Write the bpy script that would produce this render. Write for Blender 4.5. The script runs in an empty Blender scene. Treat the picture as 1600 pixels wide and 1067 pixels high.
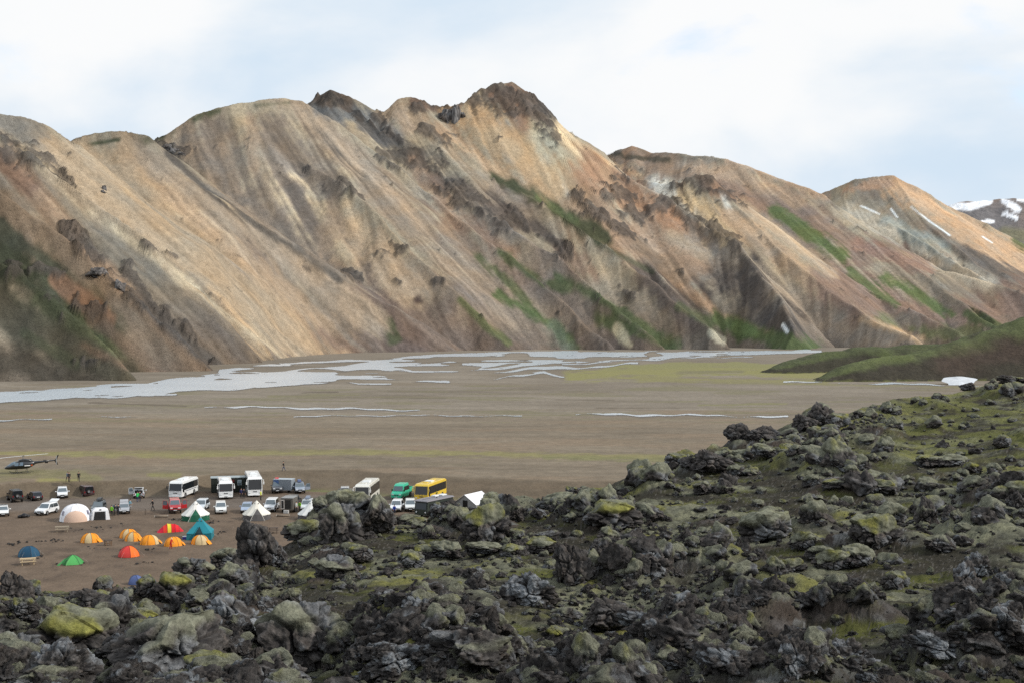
import bpy, bmesh, math, random
import numpy as np
from mathutils import Vector, Matrix

# ------------------------------------------------------------------ camera, sky, sun, exposure
sc = bpy.context.scene
COL = sc.collection
F, HX, HY, CAMZ = 1950.0, 800.0, 533.5, 28.0        # focal length in photo pixels, image centre, eye height
HOR = 505.0                                          # horizon row
PITCH = math.atan((HY - HOR) / F)
cam_d = bpy.data.cameras.new('camera'); cam = bpy.data.objects.new('camera', cam_d); COL.objects.link(cam)
cam.location = (0, 0, CAMZ); cam.rotation_euler = (math.pi / 2 - PITCH, 0, 0)
cam_d.sensor_width = 36.0; cam_d.lens = F / 1600 * 36; cam_d.clip_start = 0.5; cam_d.clip_end = 60000
sc.camera = cam

SUN_AZ, SUN_EL = math.radians(98), math.radians(33)     # azimuth clockwise from +Y (view direction)
world = bpy.data.worlds.new('World'); sc.world = world; world.use_nodes = True
nt = world.node_tree; N = nt.nodes; L = nt.links
for n in list(N): N.remove(n)
wo = N.new('ShaderNodeOutputWorld'); bg = N.new('ShaderNodeBackground'); L.new(bg.outputs[0], wo.inputs[0])
sky = N.new('ShaderNodeTexSky'); sky.sky_type = 'NISHITA'; sky.sun_disc = False
sky.sun_elevation = SUN_EL; sky.sun_rotation = SUN_AZ; sky.air_density = 1.0; sky.dust_density = 1.2; sky.altitude = 600
skm = N.new('ShaderNodeMix'); skm.data_type = 'RGBA'; skm.blend_type = 'MULTIPLY'; skm.inputs[0].default_value = 1
L.new(sky.outputs[0], skm.inputs[6]); skm.inputs[7].default_value = (2.4, 2.4, 2.4, 1)
geo = N.new('ShaderNodeTexCoord'); sep = N.new('ShaderNodeSeparateXYZ'); L.new(geo.outputs['Generated'], sep.inputs[0])
def mth(op, a, b=None, clamp=False):
    m = N.new('ShaderNodeMath'); m.operation = op; m.use_clamp = clamp
    for i, v in enumerate((a, b)):
        if v is None: continue
        if isinstance(v, (int, float)): m.inputs[i].default_value = v
        else: L.new(v, m.inputs[i])
    return m.outputs[0]
def wnoise(scale, detail, rough, off, dist=0.0):
    mp = N.new('ShaderNodeMapping'); L.new(geo.outputs['Generated'], mp.inputs[0]); mp.inputs['Location'].default_value = off; mp.inputs['Scale'].default_value = (1, 1, 2.0)
    n = N.new('ShaderNodeTexNoise'); L.new(mp.outputs[0], n.inputs['Vector'])
    n.inputs['Scale'].default_value = scale; n.inputs['Detail'].default_value = detail
    n.inputs['Roughness'].default_value = rough; n.inputs['Distortion'].default_value = dist
    return n.outputs['Fac']
def wramp(fac, a, b):
    r = N.new('ShaderNodeMapRange'); r.interpolation_type = 'SMOOTHSTEP'; L.new(fac, r.inputs[0])
    r.inputs[1].default_value = a; r.inputs[2].default_value = b; return r.outputs[0]
cover = wramp(wnoise(3.6, 8, 0.55, (2.6, 7.7, 5.1), 0.2), 0.25, 0.47)
grey = wramp(wnoise(3.0, 6, 0.5, (7.7, 4.1, 0), 0.2), 0.40, 0.66)
cl = N.new('ShaderNodeMix'); cl.data_type = 'RGBA'; L.new(grey, cl.inputs[0])
cl.inputs[6].default_value = (0.985, 0.995, 1.0, 1); cl.inputs[7].default_value = (0.67, 0.80, 0.93, 1)
ck = N.new('ShaderNodeMix'); ck.data_type = 'RGBA'; ck.blend_type = 'MULTIPLY'; ck.inputs[0].default_value = 1
L.new(cl.outputs[2], ck.inputs[6]); ck.inputs[7].default_value = (9.8, 9.8, 9.8, 1)     # cloud radiance before the 0.1 strength
mx = N.new('ShaderNodeMix'); mx.data_type = 'RGBA'; L.new(cover, mx.inputs[0])
L.new(skm.outputs[2], mx.inputs[6]); L.new(ck.outputs[2], mx.inputs[7])
L.new(mx.outputs[2], bg.inputs[0]); bg.inputs[1].default_value = 0.10

sl = bpy.data.lights.new('sun', 'SUN'); sl.energy = 3.0; sl.angle = math.radians(5); sl.color = (1.0, 0.95, 0.87)
sun = bpy.data.objects.new('sun', sl); COL.objects.link(sun)
sdir = Vector((math.sin(SUN_AZ) * math.cos(SUN_EL), math.cos(SUN_AZ) * math.cos(SUN_EL), math.sin(SUN_EL)))
sun.rotation_euler = (-sdir).to_track_quat('-Z', 'Y').to_euler()
vs = sc.view_settings
vs.view_transform = 'Standard'; vs.look = 'None'; vs.gamma = 1; vs.exposure = 0.0; vs.use_curve_mapping = False
sc.cycles.max_bounces = 5; sc.cycles.diffuse_bounces = 3; sc.cycles.use_denoising = False
sc.cycles.use_adaptive_sampling = False; sc.cycles.sample_clamp_indirect = 2.0; sc.cycles.sample_clamp_direct = 4.0

# ------------------------------------------------------------------ pixel <-> place
CP, SP = math.cos(PITCH), math.sin(PITCH)
def ray(px, py):
    xc = (np.asarray(px, float) - HX) / F; yc = (HY - np.asarray(py, float)) / F
    return xc, CP + yc * SP, yc * CP - SP            # direction, x / y / z
def at(px, py, d):                                   # point on the pixel's ray, d metres ahead
    x, y, z = ray(px, py); k = np.asarray(d, float) / y
    return x * k, y * k, CAMZ + z * k
def ground(px, py, z0):                              # point where the ray meets the level z0
    x, y, z = ray(px, py); k = (z0 - CAMZ) / z
    return float(x * k), float(y * k), z0
def proj(X, Y, Z):
    Zr = Z - CAMZ; dep = Y * CP - Zr * SP; up = Y * SP + Zr * CP
    return HX + F * X / dep, HY - F * up / dep

# ------------------------------------------------------------------ noise
def _h(ix, iy, iz, s):
    h = (ix.astype(np.uint32) * np.uint32(374761393)) ^ (iy.astype(np.uint32) * np.uint32(668265263)) \
        ^ (iz.astype(np.uint32) * np.uint32(2147483647 - 1000005)) ^ np.uint32((s * 974711 + 12345) & 0xffffffff)
    h = (h ^ (h >> np.uint32(13))) * np.uint32(1274126177)
    h = (h ^ (h >> np.uint32(16))) * np.uint32(2246822519)
    return ((h ^ (h >> np.uint32(15))) & np.uint32(0xffffff)).astype(np.float32) / np.float32(0xffffff)
def vnoise2(x, y, s=0):
    xf = np.floor(x); yf = np.floor(y); ix = xf.astype(np.int64); iy = yf.astype(np.int64)
    u = (x - xf).astype(np.float32); v = (y - yf).astype(np.float32)
    u = u * u * u * (u * (u * 6 - 15) + 10); v = v * v * v * (v * (v * 6 - 15) + 10); z = np.zeros_like(ix)
    a = _h(ix, iy, z, s); b = _h(ix + 1, iy, z, s); c = _h(ix, iy + 1, z, s); d = _h(ix + 1, iy + 1, z, s)
    return (a + (b - a) * u) * (1 - v) + (c + (d - c) * u) * v
def vnoise3(x, y, z, s=0):
    xf = np.floor(x); yf = np.floor(y); zf = np.floor(z)
    ix = xf.astype(np.int64); iy = yf.astype(np.int64); iz = zf.astype(np.int64)
    u = (x - xf).astype(np.float32); v = (y - yf).astype(np.float32); w = (z - zf).astype(np.float32)
    u = u * u * (3 - 2 * u); v = v * v * (3 - 2 * v); w = w * w * (3 - 2 * w)
    r = 0
    for dz in (0, 1):
        a = _h(ix, iy, iz + dz, s); b = _h(ix + 1, iy, iz + dz, s); c = _h(ix, iy + 1, iz + dz, s); d = _h(ix + 1, iy + 1, iz + dz, s)
        p = (a + (b - a) * u) * (1 - v) + (c + (d - c) * u) * v
        r = r + p * (w if dz else 1 - w)
    return r
def fbm2(x, y, oct=4, s=0, g=0.5, lac=2.03):
    r = 0; a = 1; t = 0
    for i in range(oct): r = r + a * vnoise2(x, y, s + i * 17); t += a; a *= g; x = x * lac + 5.3; y = y * lac + 9.1
    return r / t * 2 - 1
def fbm3(x, y, z, oct=4, s=0, g=0.5, lac=2.03):
    r = 0; a = 1; t = 0
    for i in range(oct):
        r = r + a * vnoise3(x, y, z, s + i * 17); t += a; a *= g; x = x * lac + 5.3; y = y * lac + 9.1; z = z * lac + 2.7
    return r / t * 2 - 1
def ridged3(x, y, z, oct=4, s=0, g=0.5):
    r = 0; a = 1; t = 0
    for i in range(oct):
        r = r + a * (1 - np.abs(vnoise3(x, y, z, s + i * 31) * 2 - 1)); t += a; a *= g; x = x * 2.1 + 3.3; y = y * 2.1 + 1.1; z = z * 2.1 + 7.7
    return r / t
def worley2(x, y, s=0):                              # nearest, second nearest distance, cell id
    xf = np.floor(x); yf = np.floor(y); ix = xf.astype(np.int64); iy = yf.astype(np.int64)
    f1 = np.full(x.shape, 9.0, np.float32); f2 = f1.copy(); idn = np.zeros(x.shape, np.float32); z = np.zeros_like(ix)
    for dx in (-1, 0, 1):
        for dy in (-1, 0, 1):
            qx = ix + dx; qy = iy + dy
            d = ((qx + _h(qx, qy, z, s) - x) ** 2 + (qy + _h(qx, qy, z + 1, s) - y) ** 2).astype(np.float32)
            c = d < f1; f2 = np.where(c, f1, np.minimum(f2, d)); f1 = np.where(c, d, f1); idn = np.where(c, _h(qx, qy, z + 2, s), idn)
    return np.sqrt(f1), np.sqrt(f2), idn
def worley3(x, y, z, s=0):
    ix = np.floor(x).astype(np.int64); iy = np.floor(y).astype(np.int64); iz = np.floor(z).astype(np.int64)
    f1 = np.full(x.shape, 9.0, np.float32); f2 = f1.copy(); idn = np.zeros(x.shape, np.float32)
    for dx in (-1, 0, 1):
        for dy in (-1, 0, 1):
            for dz in (-1, 0, 1):
                qx = ix + dx; qy = iy + dy; qz = iz + dz
                d = ((qx + _h(qx, qy, qz, s) - x) ** 2 + (qy + _h(qx, qy, qz, s + 1) - y) ** 2 + (qz + _h(qx, qy, qz, s + 2) - z) ** 2).astype(np.float32)
                c = d < f1; f2 = np.where(c, f1, np.minimum(f2, d)); f1 = np.where(c, d, f1); idn = np.where(c, _h(qx, qy, qz, s + 3), idn)
    return np.sqrt(f1), np.sqrt(f2), idn
def sstep(a, b, x):
    t = np.clip((x - a) / (b - a), 0, 1); return t * t * (3 - 2 * t)
def blur(A, r):
    for ax in (0, 1):
        k = 2 * r + 1
        P = np.concatenate([np.repeat(A.take([0], ax), r + 1, ax), A, np.repeat(A.take([-1], ax), r, ax)], ax)
        C = np.cumsum(P, ax, dtype=np.float64); n = A.shape[ax]
        A = ((C.take(range(k, k + n), ax) - C.take(range(0, n), ax)) / k).astype(np.float32)
    return A
def lin(c):
    c = np.asarray(c, float) / 255.0
    return np.where(c <= 0.04045, c / 12.92, ((c + 0.055) / 1.055) ** 2.4)

# ------------------------------------------------------------------ mesh and material helpers
def raw_mesh(name, V, quads=None, tris=None, colors=None, smooth=True, mats=(), mi=None):
    me = bpy.data.meshes.new(name); V = np.ascontiguousarray(V, np.float32).reshape(-1, 3)
    fs = []; k = 0; starts = []
    if quads is not None and len(quads): fs.append(np.asarray(quads, np.int32).ravel()); starts.append(np.arange(len(quads)) * 4); k = len(quads) * 4
    if tris is not None and len(tris): fs.append(np.asarray(tris, np.int32).ravel()); starts.append(k + np.arange(len(tris)) * 3)
    li = np.concatenate(fs).astype(np.int32); st = np.concatenate(starts).astype(np.int32)
    me.vertices.add(len(V)); me.vertices.foreach_set('co', V.ravel())
    me.loops.add(len(li)); me.loops.foreach_set('vertex_index', li)
    me.polygons.add(len(st)); me.polygons.foreach_set('loop_start', st)
    if smooth: me.polygons.foreach_set('use_smooth', np.ones(len(st), bool))
    for m in mats: me.materials.append(m)
    if mi is not None: me.polygons.foreach_set('material_index', np.asarray(mi, np.int32))
    me.update(calc_edges=True)
    if colors is not None:
        a = me.color_attributes.new('Col', 'FLOAT_COLOR', 'POINT'); C = np.ones((len(V), 4), np.float32); C[:, :colors.shape[-1]] = colors.reshape(len(V), -1)
        a.data.foreach_set('color', C.ravel())
    me.validate(); return me
def grid_quads(R, C, keep=None):
    i = np.arange(R * C).reshape(R, C); q = np.stack([i[:-1, :-1], i[:-1, 1:], i[1:, 1:], i[1:, :-1]], -1).reshape(-1, 4)
    return q if keep is None else q[keep.ravel()]
def link(name, me, parent=None, **props):
    o = bpy.data.objects.new(name, me); COL.objects.link(o)
    if parent is not None: o.parent = parent
    for k, v in props.items(): o[k] = v
    return o
def mat_new(name):
    m = bpy.data.materials.new(name); m.use_nodes = True; t = m.node_tree; b = t.nodes['Principled BSDF']
    return m, t.nodes, t.links, b
def nd(nodes, links, typ, ins=None, **kw):
    n = nodes.new(typ)
    for k, v in kw.items(): setattr(n, k, v)
    for k, v in (ins or {}).items():
        if hasattr(v, 'links'): links.new(v, n.inputs[k])
        else: n.inputs[k].default_value = v
    return n
def surf_mat(name, scales, bumps, var=0.35, rough=0.95, spec=0.2, dist=1.0):
    """vertex-colour surface with two noises of colour grain and bump"""
    m, nn, ll, b = mat_new(name)
    at_ = nd(nn, ll, 'ShaderNodeVertexColor', layer_name='Col'); tc = nd(nn, ll, 'ShaderNodeTexCoord')
    c = at_.outputs['Color']; nrm = None
    for i, s in enumerate(scales):
        n = nd(nn, ll, 'ShaderNodeTexNoise', {'Vector': tc.outputs['Object'], 'Scale': s, 'Detail': 6.0, 'Roughness': 0.65})
        mr = nd(nn, ll, 'ShaderNodeMapRange', {0: n.outputs['Fac'], 1: 0.25, 2: 0.75, 3: 1 - var, 4: 1 + var})
        mu = nd(nn, ll, 'ShaderNodeMix', {0: 1.0}, data_type='RGBA', blend_type='MULTIPLY'); ll.new(c, mu.inputs[6]); ll.new(mr.outputs[0], mu.inputs[7]); c = mu.outputs[2]
        bp = nd(nn, ll, 'ShaderNodeBump', {'Height': n.outputs['Fac'], 'Strength': 1.0, 'Distance': bumps[i]})
        if nrm: ll.new(nrm, bp.inputs['Normal'])
        nrm = bp.outputs[0]
    ll.new(c, b.inputs['Base Color']); ll.new(nrm, b.inputs['Normal'])
    b.inputs['Roughness'].default_value = rough; b.inputs['Specular IOR Level'].default_value = spec
    return m
def paint(C, PX, PY, pts, w, rgb, a=1.0, soft=0.6, n=None, na=0.5, xs=1.0):
    """lay a band of ground colour along a line of points"""
    p = np.array(pts, float).reshape(-1, 2); w = float(w)
    x0, x1 = p[:, 0].min() - 2.2 * w, p[:, 0].max() + 2.2 * w; y0, y1 = p[:, 1].min() - 2.2 * w, p[:, 1].max() + 2.2 * w
    I = np.nonzero((PX > x0) & (PX < x1) & (PY > y0) & (PY < y1))
    if len(I[0]) == 0: return
    X = PX[I]; Y = PY[I]; D = np.full(X.shape, 1e9)
    if len(p) == 1: D = np.hypot(X - p[0, 0], Y - p[0, 1])
    for i in range(len(p) - 1):
        ax, ay = p[i]; bx, by = p[i + 1]; dx, dy = bx - ax, by - ay
        t = np.clip(((X - ax) * dx + (Y - ay) * dy) / (dx * dx + dy * dy + 1e-9), 0, 1)
        D = np.minimum(D, np.hypot(X - ax - t * dx, Y - ay - t * dy))
    q = D / w
    if n is not None: q = q + na * n[I]
    m = (1 - sstep(1 - soft, 1 + soft * 0.5, q)) * a
    if rgb is None: C[I] = np.maximum(C[I], m); return
    C[I] = C[I] * (1 - m[:, None]) + lin(rgb) * m[:, None]
# ------------------------------------------------------------------ mountains
def seg_height(X, Y, P, slope, Z, lee=1.0):
    P = np.array(P, np.float32)
    for i in range(len(P) - 1):
        (ax, ay, az), (bx, by, bz) = P[i], P[i + 1]; dx, dy = bx - ax, by - ay
        # only the part of the map the spur can reach
        R = max(az, bz) / slope + 30
        m = ((X[0] > min(ax, bx) - R) & (X[0] < max(ax, bx) + R)).nonzero()[0]; k = ((Y[:, 0] > min(ay, by) - R) & (Y[:, 0] < max(ay, by) + R)).nonzero()[0]
        if len(m) == 0 or len(k) == 0: continue
        s = (slice(k[0], k[-1] + 1), slice(m[0], m[-1] + 1)); xs, ys = X[s], Y[s]
        t = np.clip(((xs - ax) * dx + (ys - ay) * dy) / (dx * dx + dy * dy + 1e-6), 0, 1)
        back = dx * (ys - ay) - dy * (xs - ax) > 0                            # far side of a spur that runs down to the right
        h = az + (bz - az) * t - np.where(back, max(slope, lee), slope) * (hh := np.hypot(xs - ax - t * dx, ys - ay - t * dy)) + 7.0 * np.exp(-hh / 16) - 3.5
        Z[s] = np.maximum(Z[s], h)
def crest(pts): return [tuple(float(v) for v in at(*p)) for p in pts]
SPURS = [
 (0.73, [(-260, 50, 1010), (-100, 160, 985), (0, 212, 965), (60, 252, 955), (140, 318, 940), (235, 385, 925), (310, 460, 912), (370, 530, 900), (410, 566, 895)]),
 (0.83, [(-300, 110, 900), (-120, 230, 850), (0, 305, 810), (60, 348, 795), (120, 395, 780), (190, 448, 762), (260, 510, 745), (345, 580, 728)]),
 (0.83, [(-260, 250, 735), (-100, 335, 690), (0, 395, 664), (70, 445, 652), (130, 500, 636), (180, 556, 618), (212, 594, 606)]),
 (0.73, [(-260, 110, 1100), (0, 187, 1075), (40, 192, 1080), (80, 205, 1090), (125, 232, 1105), (210, 300, 1098), (300, 385, 1088), (390, 470, 1075), (470, 556, 1060)]),
 (0.66, [(120, 232, 1240), (150, 222, 1250), (190, 219, 1260), (230, 224, 1270), (300, 290, 1250), (400, 351, 1240), (474, 392, 1230), (536, 446, 1225), (594, 470, 1235), (660, 510, 1245), (717, 549, 1265)]),
 (0.85, [(205, 240, 1480), (230, 220, 1490), (262, 205, 1500), (310, 180, 1520), (350, 171, 1540), (400, 162, 1560), (440, 158, 1585), (470, 157, 1600)]),
 (0.85, [(400, 162, 1560), (440, 235, 1510), (520, 283, 1465), (545, 300, 1450), (600, 352, 1400), (690, 450, 1335), (760, 510, 1290), (795, 548, 1265)]),
 (0.85, [(310, 180, 1520), (345, 265, 1455), (395, 345, 1390), (440, 400, 1340)]),
 (0.73, [(470, 157, 1600), (560, 215, 1590), (640, 272, 1560), (700, 322, 1520), (800, 402, 1440), (900, 490, 1350), (965, 548, 1270)]),
 (0.90, [(480, 162, 1680), (500, 145, 1685), (520, 133, 1690), (545, 148, 1700), (575, 164, 1705), (597, 174, 1712), (625, 152, 1720), (650, 148, 1730), (680, 166, 1740), (725, 160, 1755), (742, 146, 1770), (770, 135, 1785), (805, 125, 1800), (840, 150, 1790), (865, 182, 1785), (900, 212, 1800), (945, 240, 1840)]),
 (0.76, [(520, 141, 1690), (610, 216, 1650), (700, 300, 1570), (790, 348, 1520), (880, 405, 1455), (980, 492, 1360), (1045, 547, 1275)]),
 (0.76, [(650, 153, 1730), (690, 200, 1695), (760, 265, 1640), (830, 307, 1600), (940, 372, 1520), (1010, 430, 1440), (1080, 490, 1360), (1150, 547, 1280)]),
 (0.80, [(805, 133, 1800), (850, 200, 1750), (880, 250, 1720), (895, 300, 1690)]),
 (0.74, [(900, 212, 1800), (945, 258, 1745), (1030, 302, 1690), (1100, 360, 1625), (1160, 395, 1565), (1200, 450, 1480), (1235, 510, 1370), (1262, 546, 1285)]),
 (0.80, [(935, 268, 1720), (960, 320, 1650), (1000, 380, 1580), (1050, 440, 1500)]),
 (0.73, [(1000, 280, 1900), (1030, 292, 1810), (1060, 290, 1800), (1110, 283, 1795), (1150, 330, 1740), (1210, 390, 1660), (1290, 455, 1560), (1370, 505, 1450), (1470, 540, 1320)]),
 (0.61, [(930, 250, 2380), (955, 238, 2360), (990, 228, 2350), (1020, 242, 2320), (1050, 245, 2250), (1130, 248, 2150), (1180, 262, 2120), (1240, 285, 2080), (1285, 303, 2050), (1330, 342, 2000), (1400, 400, 1900), (1480, 460, 1780), (1560, 510, 1650), (1640, 530, 1600)]),
 (0.67, [(1090, 250, 2180), (1130, 310, 2080), (1200, 360, 1960), (1290, 420, 1800), (1400, 480, 1650), (1500, 520, 1550)]),
 (0.67, [(1270, 308, 2520), (1300, 294, 2480), (1340, 280, 2450), (1395, 275, 2450), (1430, 292, 2430), (1480, 318, 2400), (1540, 346, 2370), (1600, 385, 2350), (1780, 480, 2250)]),
 (0.67, [(1335, 285, 2450), (1325, 320, 2390), (1400, 348, 2300), (1480, 400, 2150), (1540, 440, 2020), (1680, 500, 1900)]),
 (0.67, [(1395, 275, 2450), (1450, 350, 2300), (1540, 420, 2150), (1700, 480, 2050)]),
 (0.76, [(1300, 455, 1950), (1340, 432, 1930), (1400, 442, 1880), (1470, 420, 1900), (1560, 445, 1840), (1700, 500, 1750)]),
 (0.76, [(1470, 420, 1900), (1500, 470, 1800), (1560, 505, 1700)]),
 (0.76, [(1340, 432, 1930), (1370, 480, 1820), (1430, 510, 1700)]),
]
TOE = np.array([(-400, 625), (-150, 612), (0, 606), (110, 603), (215, 595), (262, 590), (330, 580), (400, 568), (430, 561), (480, 556), (540, 552), (700, 549.5), (900, 548), (1290, 546), (1500, 545), (2000, 545)], float)
GS = 1.9
gx = np.arange(-900, 1500, GS, dtype=np.float32); gy = np.arange(470, 2720, GS, dtype=np.float32)
GX, GY = np.meshgrid(gx, gy)
wx = fbm2(GX / 60, GY / 60, 3, 5) * 14; wy = fbm2(GX / 60, GY / 60, 3, 55) * 14      # crooked ridges
MZ = np.full(GX.shape, -60, np.float32)
for sl_, pts in SPURS: seg_height(GX + wx * 0.55, GY + wy * 0.55, crest(pts), sl_, MZ)
MZ0 = blur(MZ, 1)
# run of the scree: down along the ribs, a little towards the true fall line
def rib_flow():
    cs = 6; x = GX[::cs, ::cs]; y = GY[::cs, ::cs]; U = np.zeros(x.shape); V = np.zeros(x.shape)
    for i, (sl_, pts) in enumerate(SPURS):
        if i in (5, 9): continue                                          # skylines, not ribs
        P_ = np.array(crest(pts))
        for (ax, ay, az), (bx, by, bz) in zip(P_[:-1], P_[1:]):
            dx, dy = bx - ax, by - ay; l = math.hypot(dx, dy)
            if l < 1 or bz > az - .15 * l: continue
            t = np.clip(((x - ax) * dx + (y - ay) * dy) / (l * l), 0, 1); w = l / (np.hypot(x - ax - t * dx, y - ay - t * dy) + 50) ** 2.6
            U += w * dx / l; V += w * dy / l
    n = np.hypot(U, V) + 1e-12; return (U / n).astype(np.float32), (V / n).astype(np.float32), cs
FU, FV, FS = rib_flow()
# --- streaks that follow the fall line (scree, rills)
def lic(Zs, noises, steps, f=1, wr=.40, wc=.53, wg=.10):
    g0, g1 = np.gradient(blur(Zs, 4)); l = np.hypot(g0, g1) + 1e-6; R, C = Zs.shape
    jj = np.minimum(np.arange(R) * f // FS, FU.shape[0] - 1); ii = np.minimum(np.arange(C) * f // FS, FU.shape[1] - 1)
    vx = wr * FU[jj][:, ii] + wc * .95 - wg * g1 / l; vy = wr * FV[jj][:, ii] - wc * .31 - wg * g0 / l; l = np.hypot(vx, vy) + 1e-6
    vy = (vy / l * 1.4).astype(np.float32); vx = (vx / l * 1.4).astype(np.float32)
    out = [n.copy() for n in noises]
    for sg in (1, -1):
        py, px = np.meshgrid(np.arange(R, dtype=np.float32), np.arange(C, dtype=np.float32), indexing='ij')
        for k in range(steps):
            idx = np.clip(np.rint(py).astype(np.int32), 0, R - 1) * C + np.clip(np.rint(px).astype(np.int32), 0, C - 1)
            py = py + sg * vy.ravel()[idx]; px = px + sg * vx.ravel()[idx]
            for o, n in zip(out, noises): o += n.ravel()[idx]
    return [o / (o.std() + 1e-9) for o in ((o - o.mean()) for o in out)]
rng = np.random.default_rng(3)
white = rng.standard_normal(GX.shape).astype(np.float32)
w1 = blur(white, 1); w3 = blur(rng.standard_normal(GX.shape).astype(np.float32), 3)
S0, S1, S3 = lic(MZ0, [white, w1 / w1.std(), w3 / w3.std()], 30, 1, .35, .10, .55)
Zc = MZ0[::4, ::4]; wa = blur(blur(rng.standard_normal(Zc.shape).astype(np.float32), 2), 1); wb = blur(blur(rng.standard_normal(Zc.shape).astype(np.float32), 5), 3); wc = blur(blur(rng.standard_normal(Zc.shape).astype(np.float32), 11), 7)
ca, cb, cc_ = lic(Zc, [wa / wa.std(), wb / wb.std(), wc / wc.std()], 13, 4, .45, .25, .30)
def grow(A):                                                              # coarse map back onto the fine one
    yy = np.minimum(np.arange(GX.shape[0]) / 4, A.shape[0] - 1.001); xx = np.minimum(np.arange(GX.shape[1]) / 4, A.shape[1] - 1.001); j = yy.astype(int); i = xx.astype(int); v = (yy - j)[:, None]; u = (xx - i)[None]
    return ((A[j][:, i] * (1 - u) + A[j][:, i + 1] * u) * (1 - v) + (A[j + 1][:, i] * (1 - u) + A[j + 1][:, i + 1] * u) * v).astype(np.float32)
S9 = grow(ca); S20 = grow(cb); S40 = grow(cc_)
PXm, PYm = proj(GX, GY, MZ0)
rocky = fbm2(GX / 34, GY / 34, 5, 71)                                     # where bare crags break the scree
crag = np.zeros(GX.shape, np.float32)
for p, w in [([(0, 225), (60, 255), (110, 290)], 16), ([(100, 360), (150, 410), (200, 440), (230, 475)], 16), ([(230, 390), (270, 405)], 10),
             ([(20, 405), (90, 425)], 12), ([(130, 470), (160, 485)], 14), ([(225, 470), (300, 530), (340, 575)], 9), ([(120, 565), (150, 572)], 8),
             ([(250, 225), (285, 235)], 9), ([(500, 150), (530, 150)], 10), ([(560, 170), (620, 210)], 12), ([(600, 240), (690, 250)], 16),
             ([(650, 160), (715, 160)], 14), ([(700, 290), (790, 345)], 18), ([(790, 325), (880, 390)], 12), ([(750, 150), (840, 165), (860, 200)], 26),
             ([(530, 290), (550, 310)], 14), ([(540, 430), (560, 442)], 8), ([(620, 450), (690, 450)], 10), ([(590, 405), (625, 400)], 9),
             ([(960, 290), (1000, 330), (1050, 320)], 26), ([(1090, 290), (1140, 310)], 18), ([(900, 300), (960, 350)], 14), ([(1060, 330), (1150, 390)], 12),
             ([(660, 200), (700, 215)], 12), ([(970, 440), (1000, 470)], 10)]:
    paint(crag, PXm, PYm, p, w * 1.25, None, 1.0, 0.9, rocky, 0.8)
rfine = fbm2(GX / 13 + S3 * .25, GY / 13, 5, 171, .6)
crag = sstep(0.36, 0.56, crag * .60 + rfine * 0.75) + .8 * sstep(.80, .88, rfine + rocky * .45 + .1) * (MZ0 > 25)
crag = np.clip(crag, 0, 1)
hi = sstep(0, 60, MZ0)
MZ = MZ0 + hi * (S40 * 5.5 + S20 * 1.8 + S9 * .5 * (.3 + 1.2 * sstep(-.3, .5, rocky))) + S3 * .45 + S1 * 0.25 + S0 * 0.16 + fbm2(GX / 45, GY / 45, 4, 9) * 2.4 * hi
f1, f2, _ = worley2(GX / 11 + rocky, GY / 11, 8); rk = (1 - f1) * 1.6 + (rng.random(GX.shape) - 0.5) * 0.5 + np.abs(fbm2(GX / 9, GY / 9, 3, 33)) * 1.8
MZ = MZ + crag * (rk * 3.0 - .6)
toe_d = CAMZ * F / (np.interp(HX + F * GX / GY, TOE[:, 0], TOE[:, 1]) - HOR)
tf = np.full(GX.shape, 1e9, np.float32); tw = fbm2(GX / 22, GY / 22, 3, 4) * 6                         # distance in from the river-cut foot
TP = [(float((x_ - HX) / F * d_), float(d_)) for x_, d_ in ((x_, CAMZ * F / (y_ - HOR)) for x_, y_ in TOE)]
for (ax, ay), (bx, by) in zip(TP[:-1], TP[1:]):
    dx, dy = bx - ax, by - ay; t_ = np.clip(((GX - ax) * dx + (GY - ay) * dy) / (dx * dx + dy * dy), 0, 1); tf = np.minimum(tf, np.hypot(GX - ax - t_ * dx, GY - ay - t_ * dy))
tf = np.where(GY > toe_d, tf, -tf) + tw
MZ = np.minimum(MZ, tf * 1.05 + 0.3)

def bil(A, x, y):
    u = np.clip((x - gx[0]) / GS, 0, A.shape[1] - 1.001); v = np.clip((y - gy[0]) / GS, 0, A.shape[0] - 1.001)
    i = u.astype(np.int32); j = v.astype(np.int32); u = u - i; v = v - j
    return (A[j, i] * (1 - u) + A[j, i + 1] * u) * (1 - v) + (A[j + 1, i] * (1 - u) + A[j + 1, i + 1] * u) * v
def mountain_hit(px, py, d0=540, d1=2600):                                # first meeting of a pixel's ray with the slope
    d = np.arange(d0, d1, 1.5); x, y, z = at(np.full(d.shape, px), np.full(d.shape, py), d)
    h = bil(MZ, x, y); k = np.nonzero(h > z)[0]
    return (float(x[k[0]]), float(y[k[0]]), float(h[k[0]])) if len(k) else None
MC, MR = 960, 500
pxs = np.linspace(-170, 1770, MC)
d0 = CAMZ * F / (np.interp(pxs, TOE[:, 0], TOE[:, 1]) - HOR) * 0.975
d1 = np.interp(pxs, [-170, 0, 90, 130, 200, 260, 500, 800, 880, 960, 1770], [1220, 1220, 1260, 1400, 1480, 1650, 1800, 1880, 1950, 2480, 2560])
tt = np.linspace(0, 1, MR)[:, None]
Dm = d0 + (d1 - d0) * tt; Xm = (pxs - HX) / F * Dm * 1.0; Zm = bil(MZ, Xm, Dm)
PX, PY = proj(Xm, Dm, Zm)
s0, s1, s3, s9, s20, cg = (bil(A, Xm, Dm) for A in (S0, S1, S3, S9, S20, crag))
mod = .45 + .9 * sstep(-.5, .5, fbm2(Xm / 70, Dm / 70, 4, 410))                # streaks strong here, faint there
big = fbm2(Xm / 130, Dm / 130, 4, 90)
def mixc(C, rgb, m): return C * (1 - m[..., None]) + lin(rgb) * m[..., None]
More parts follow.
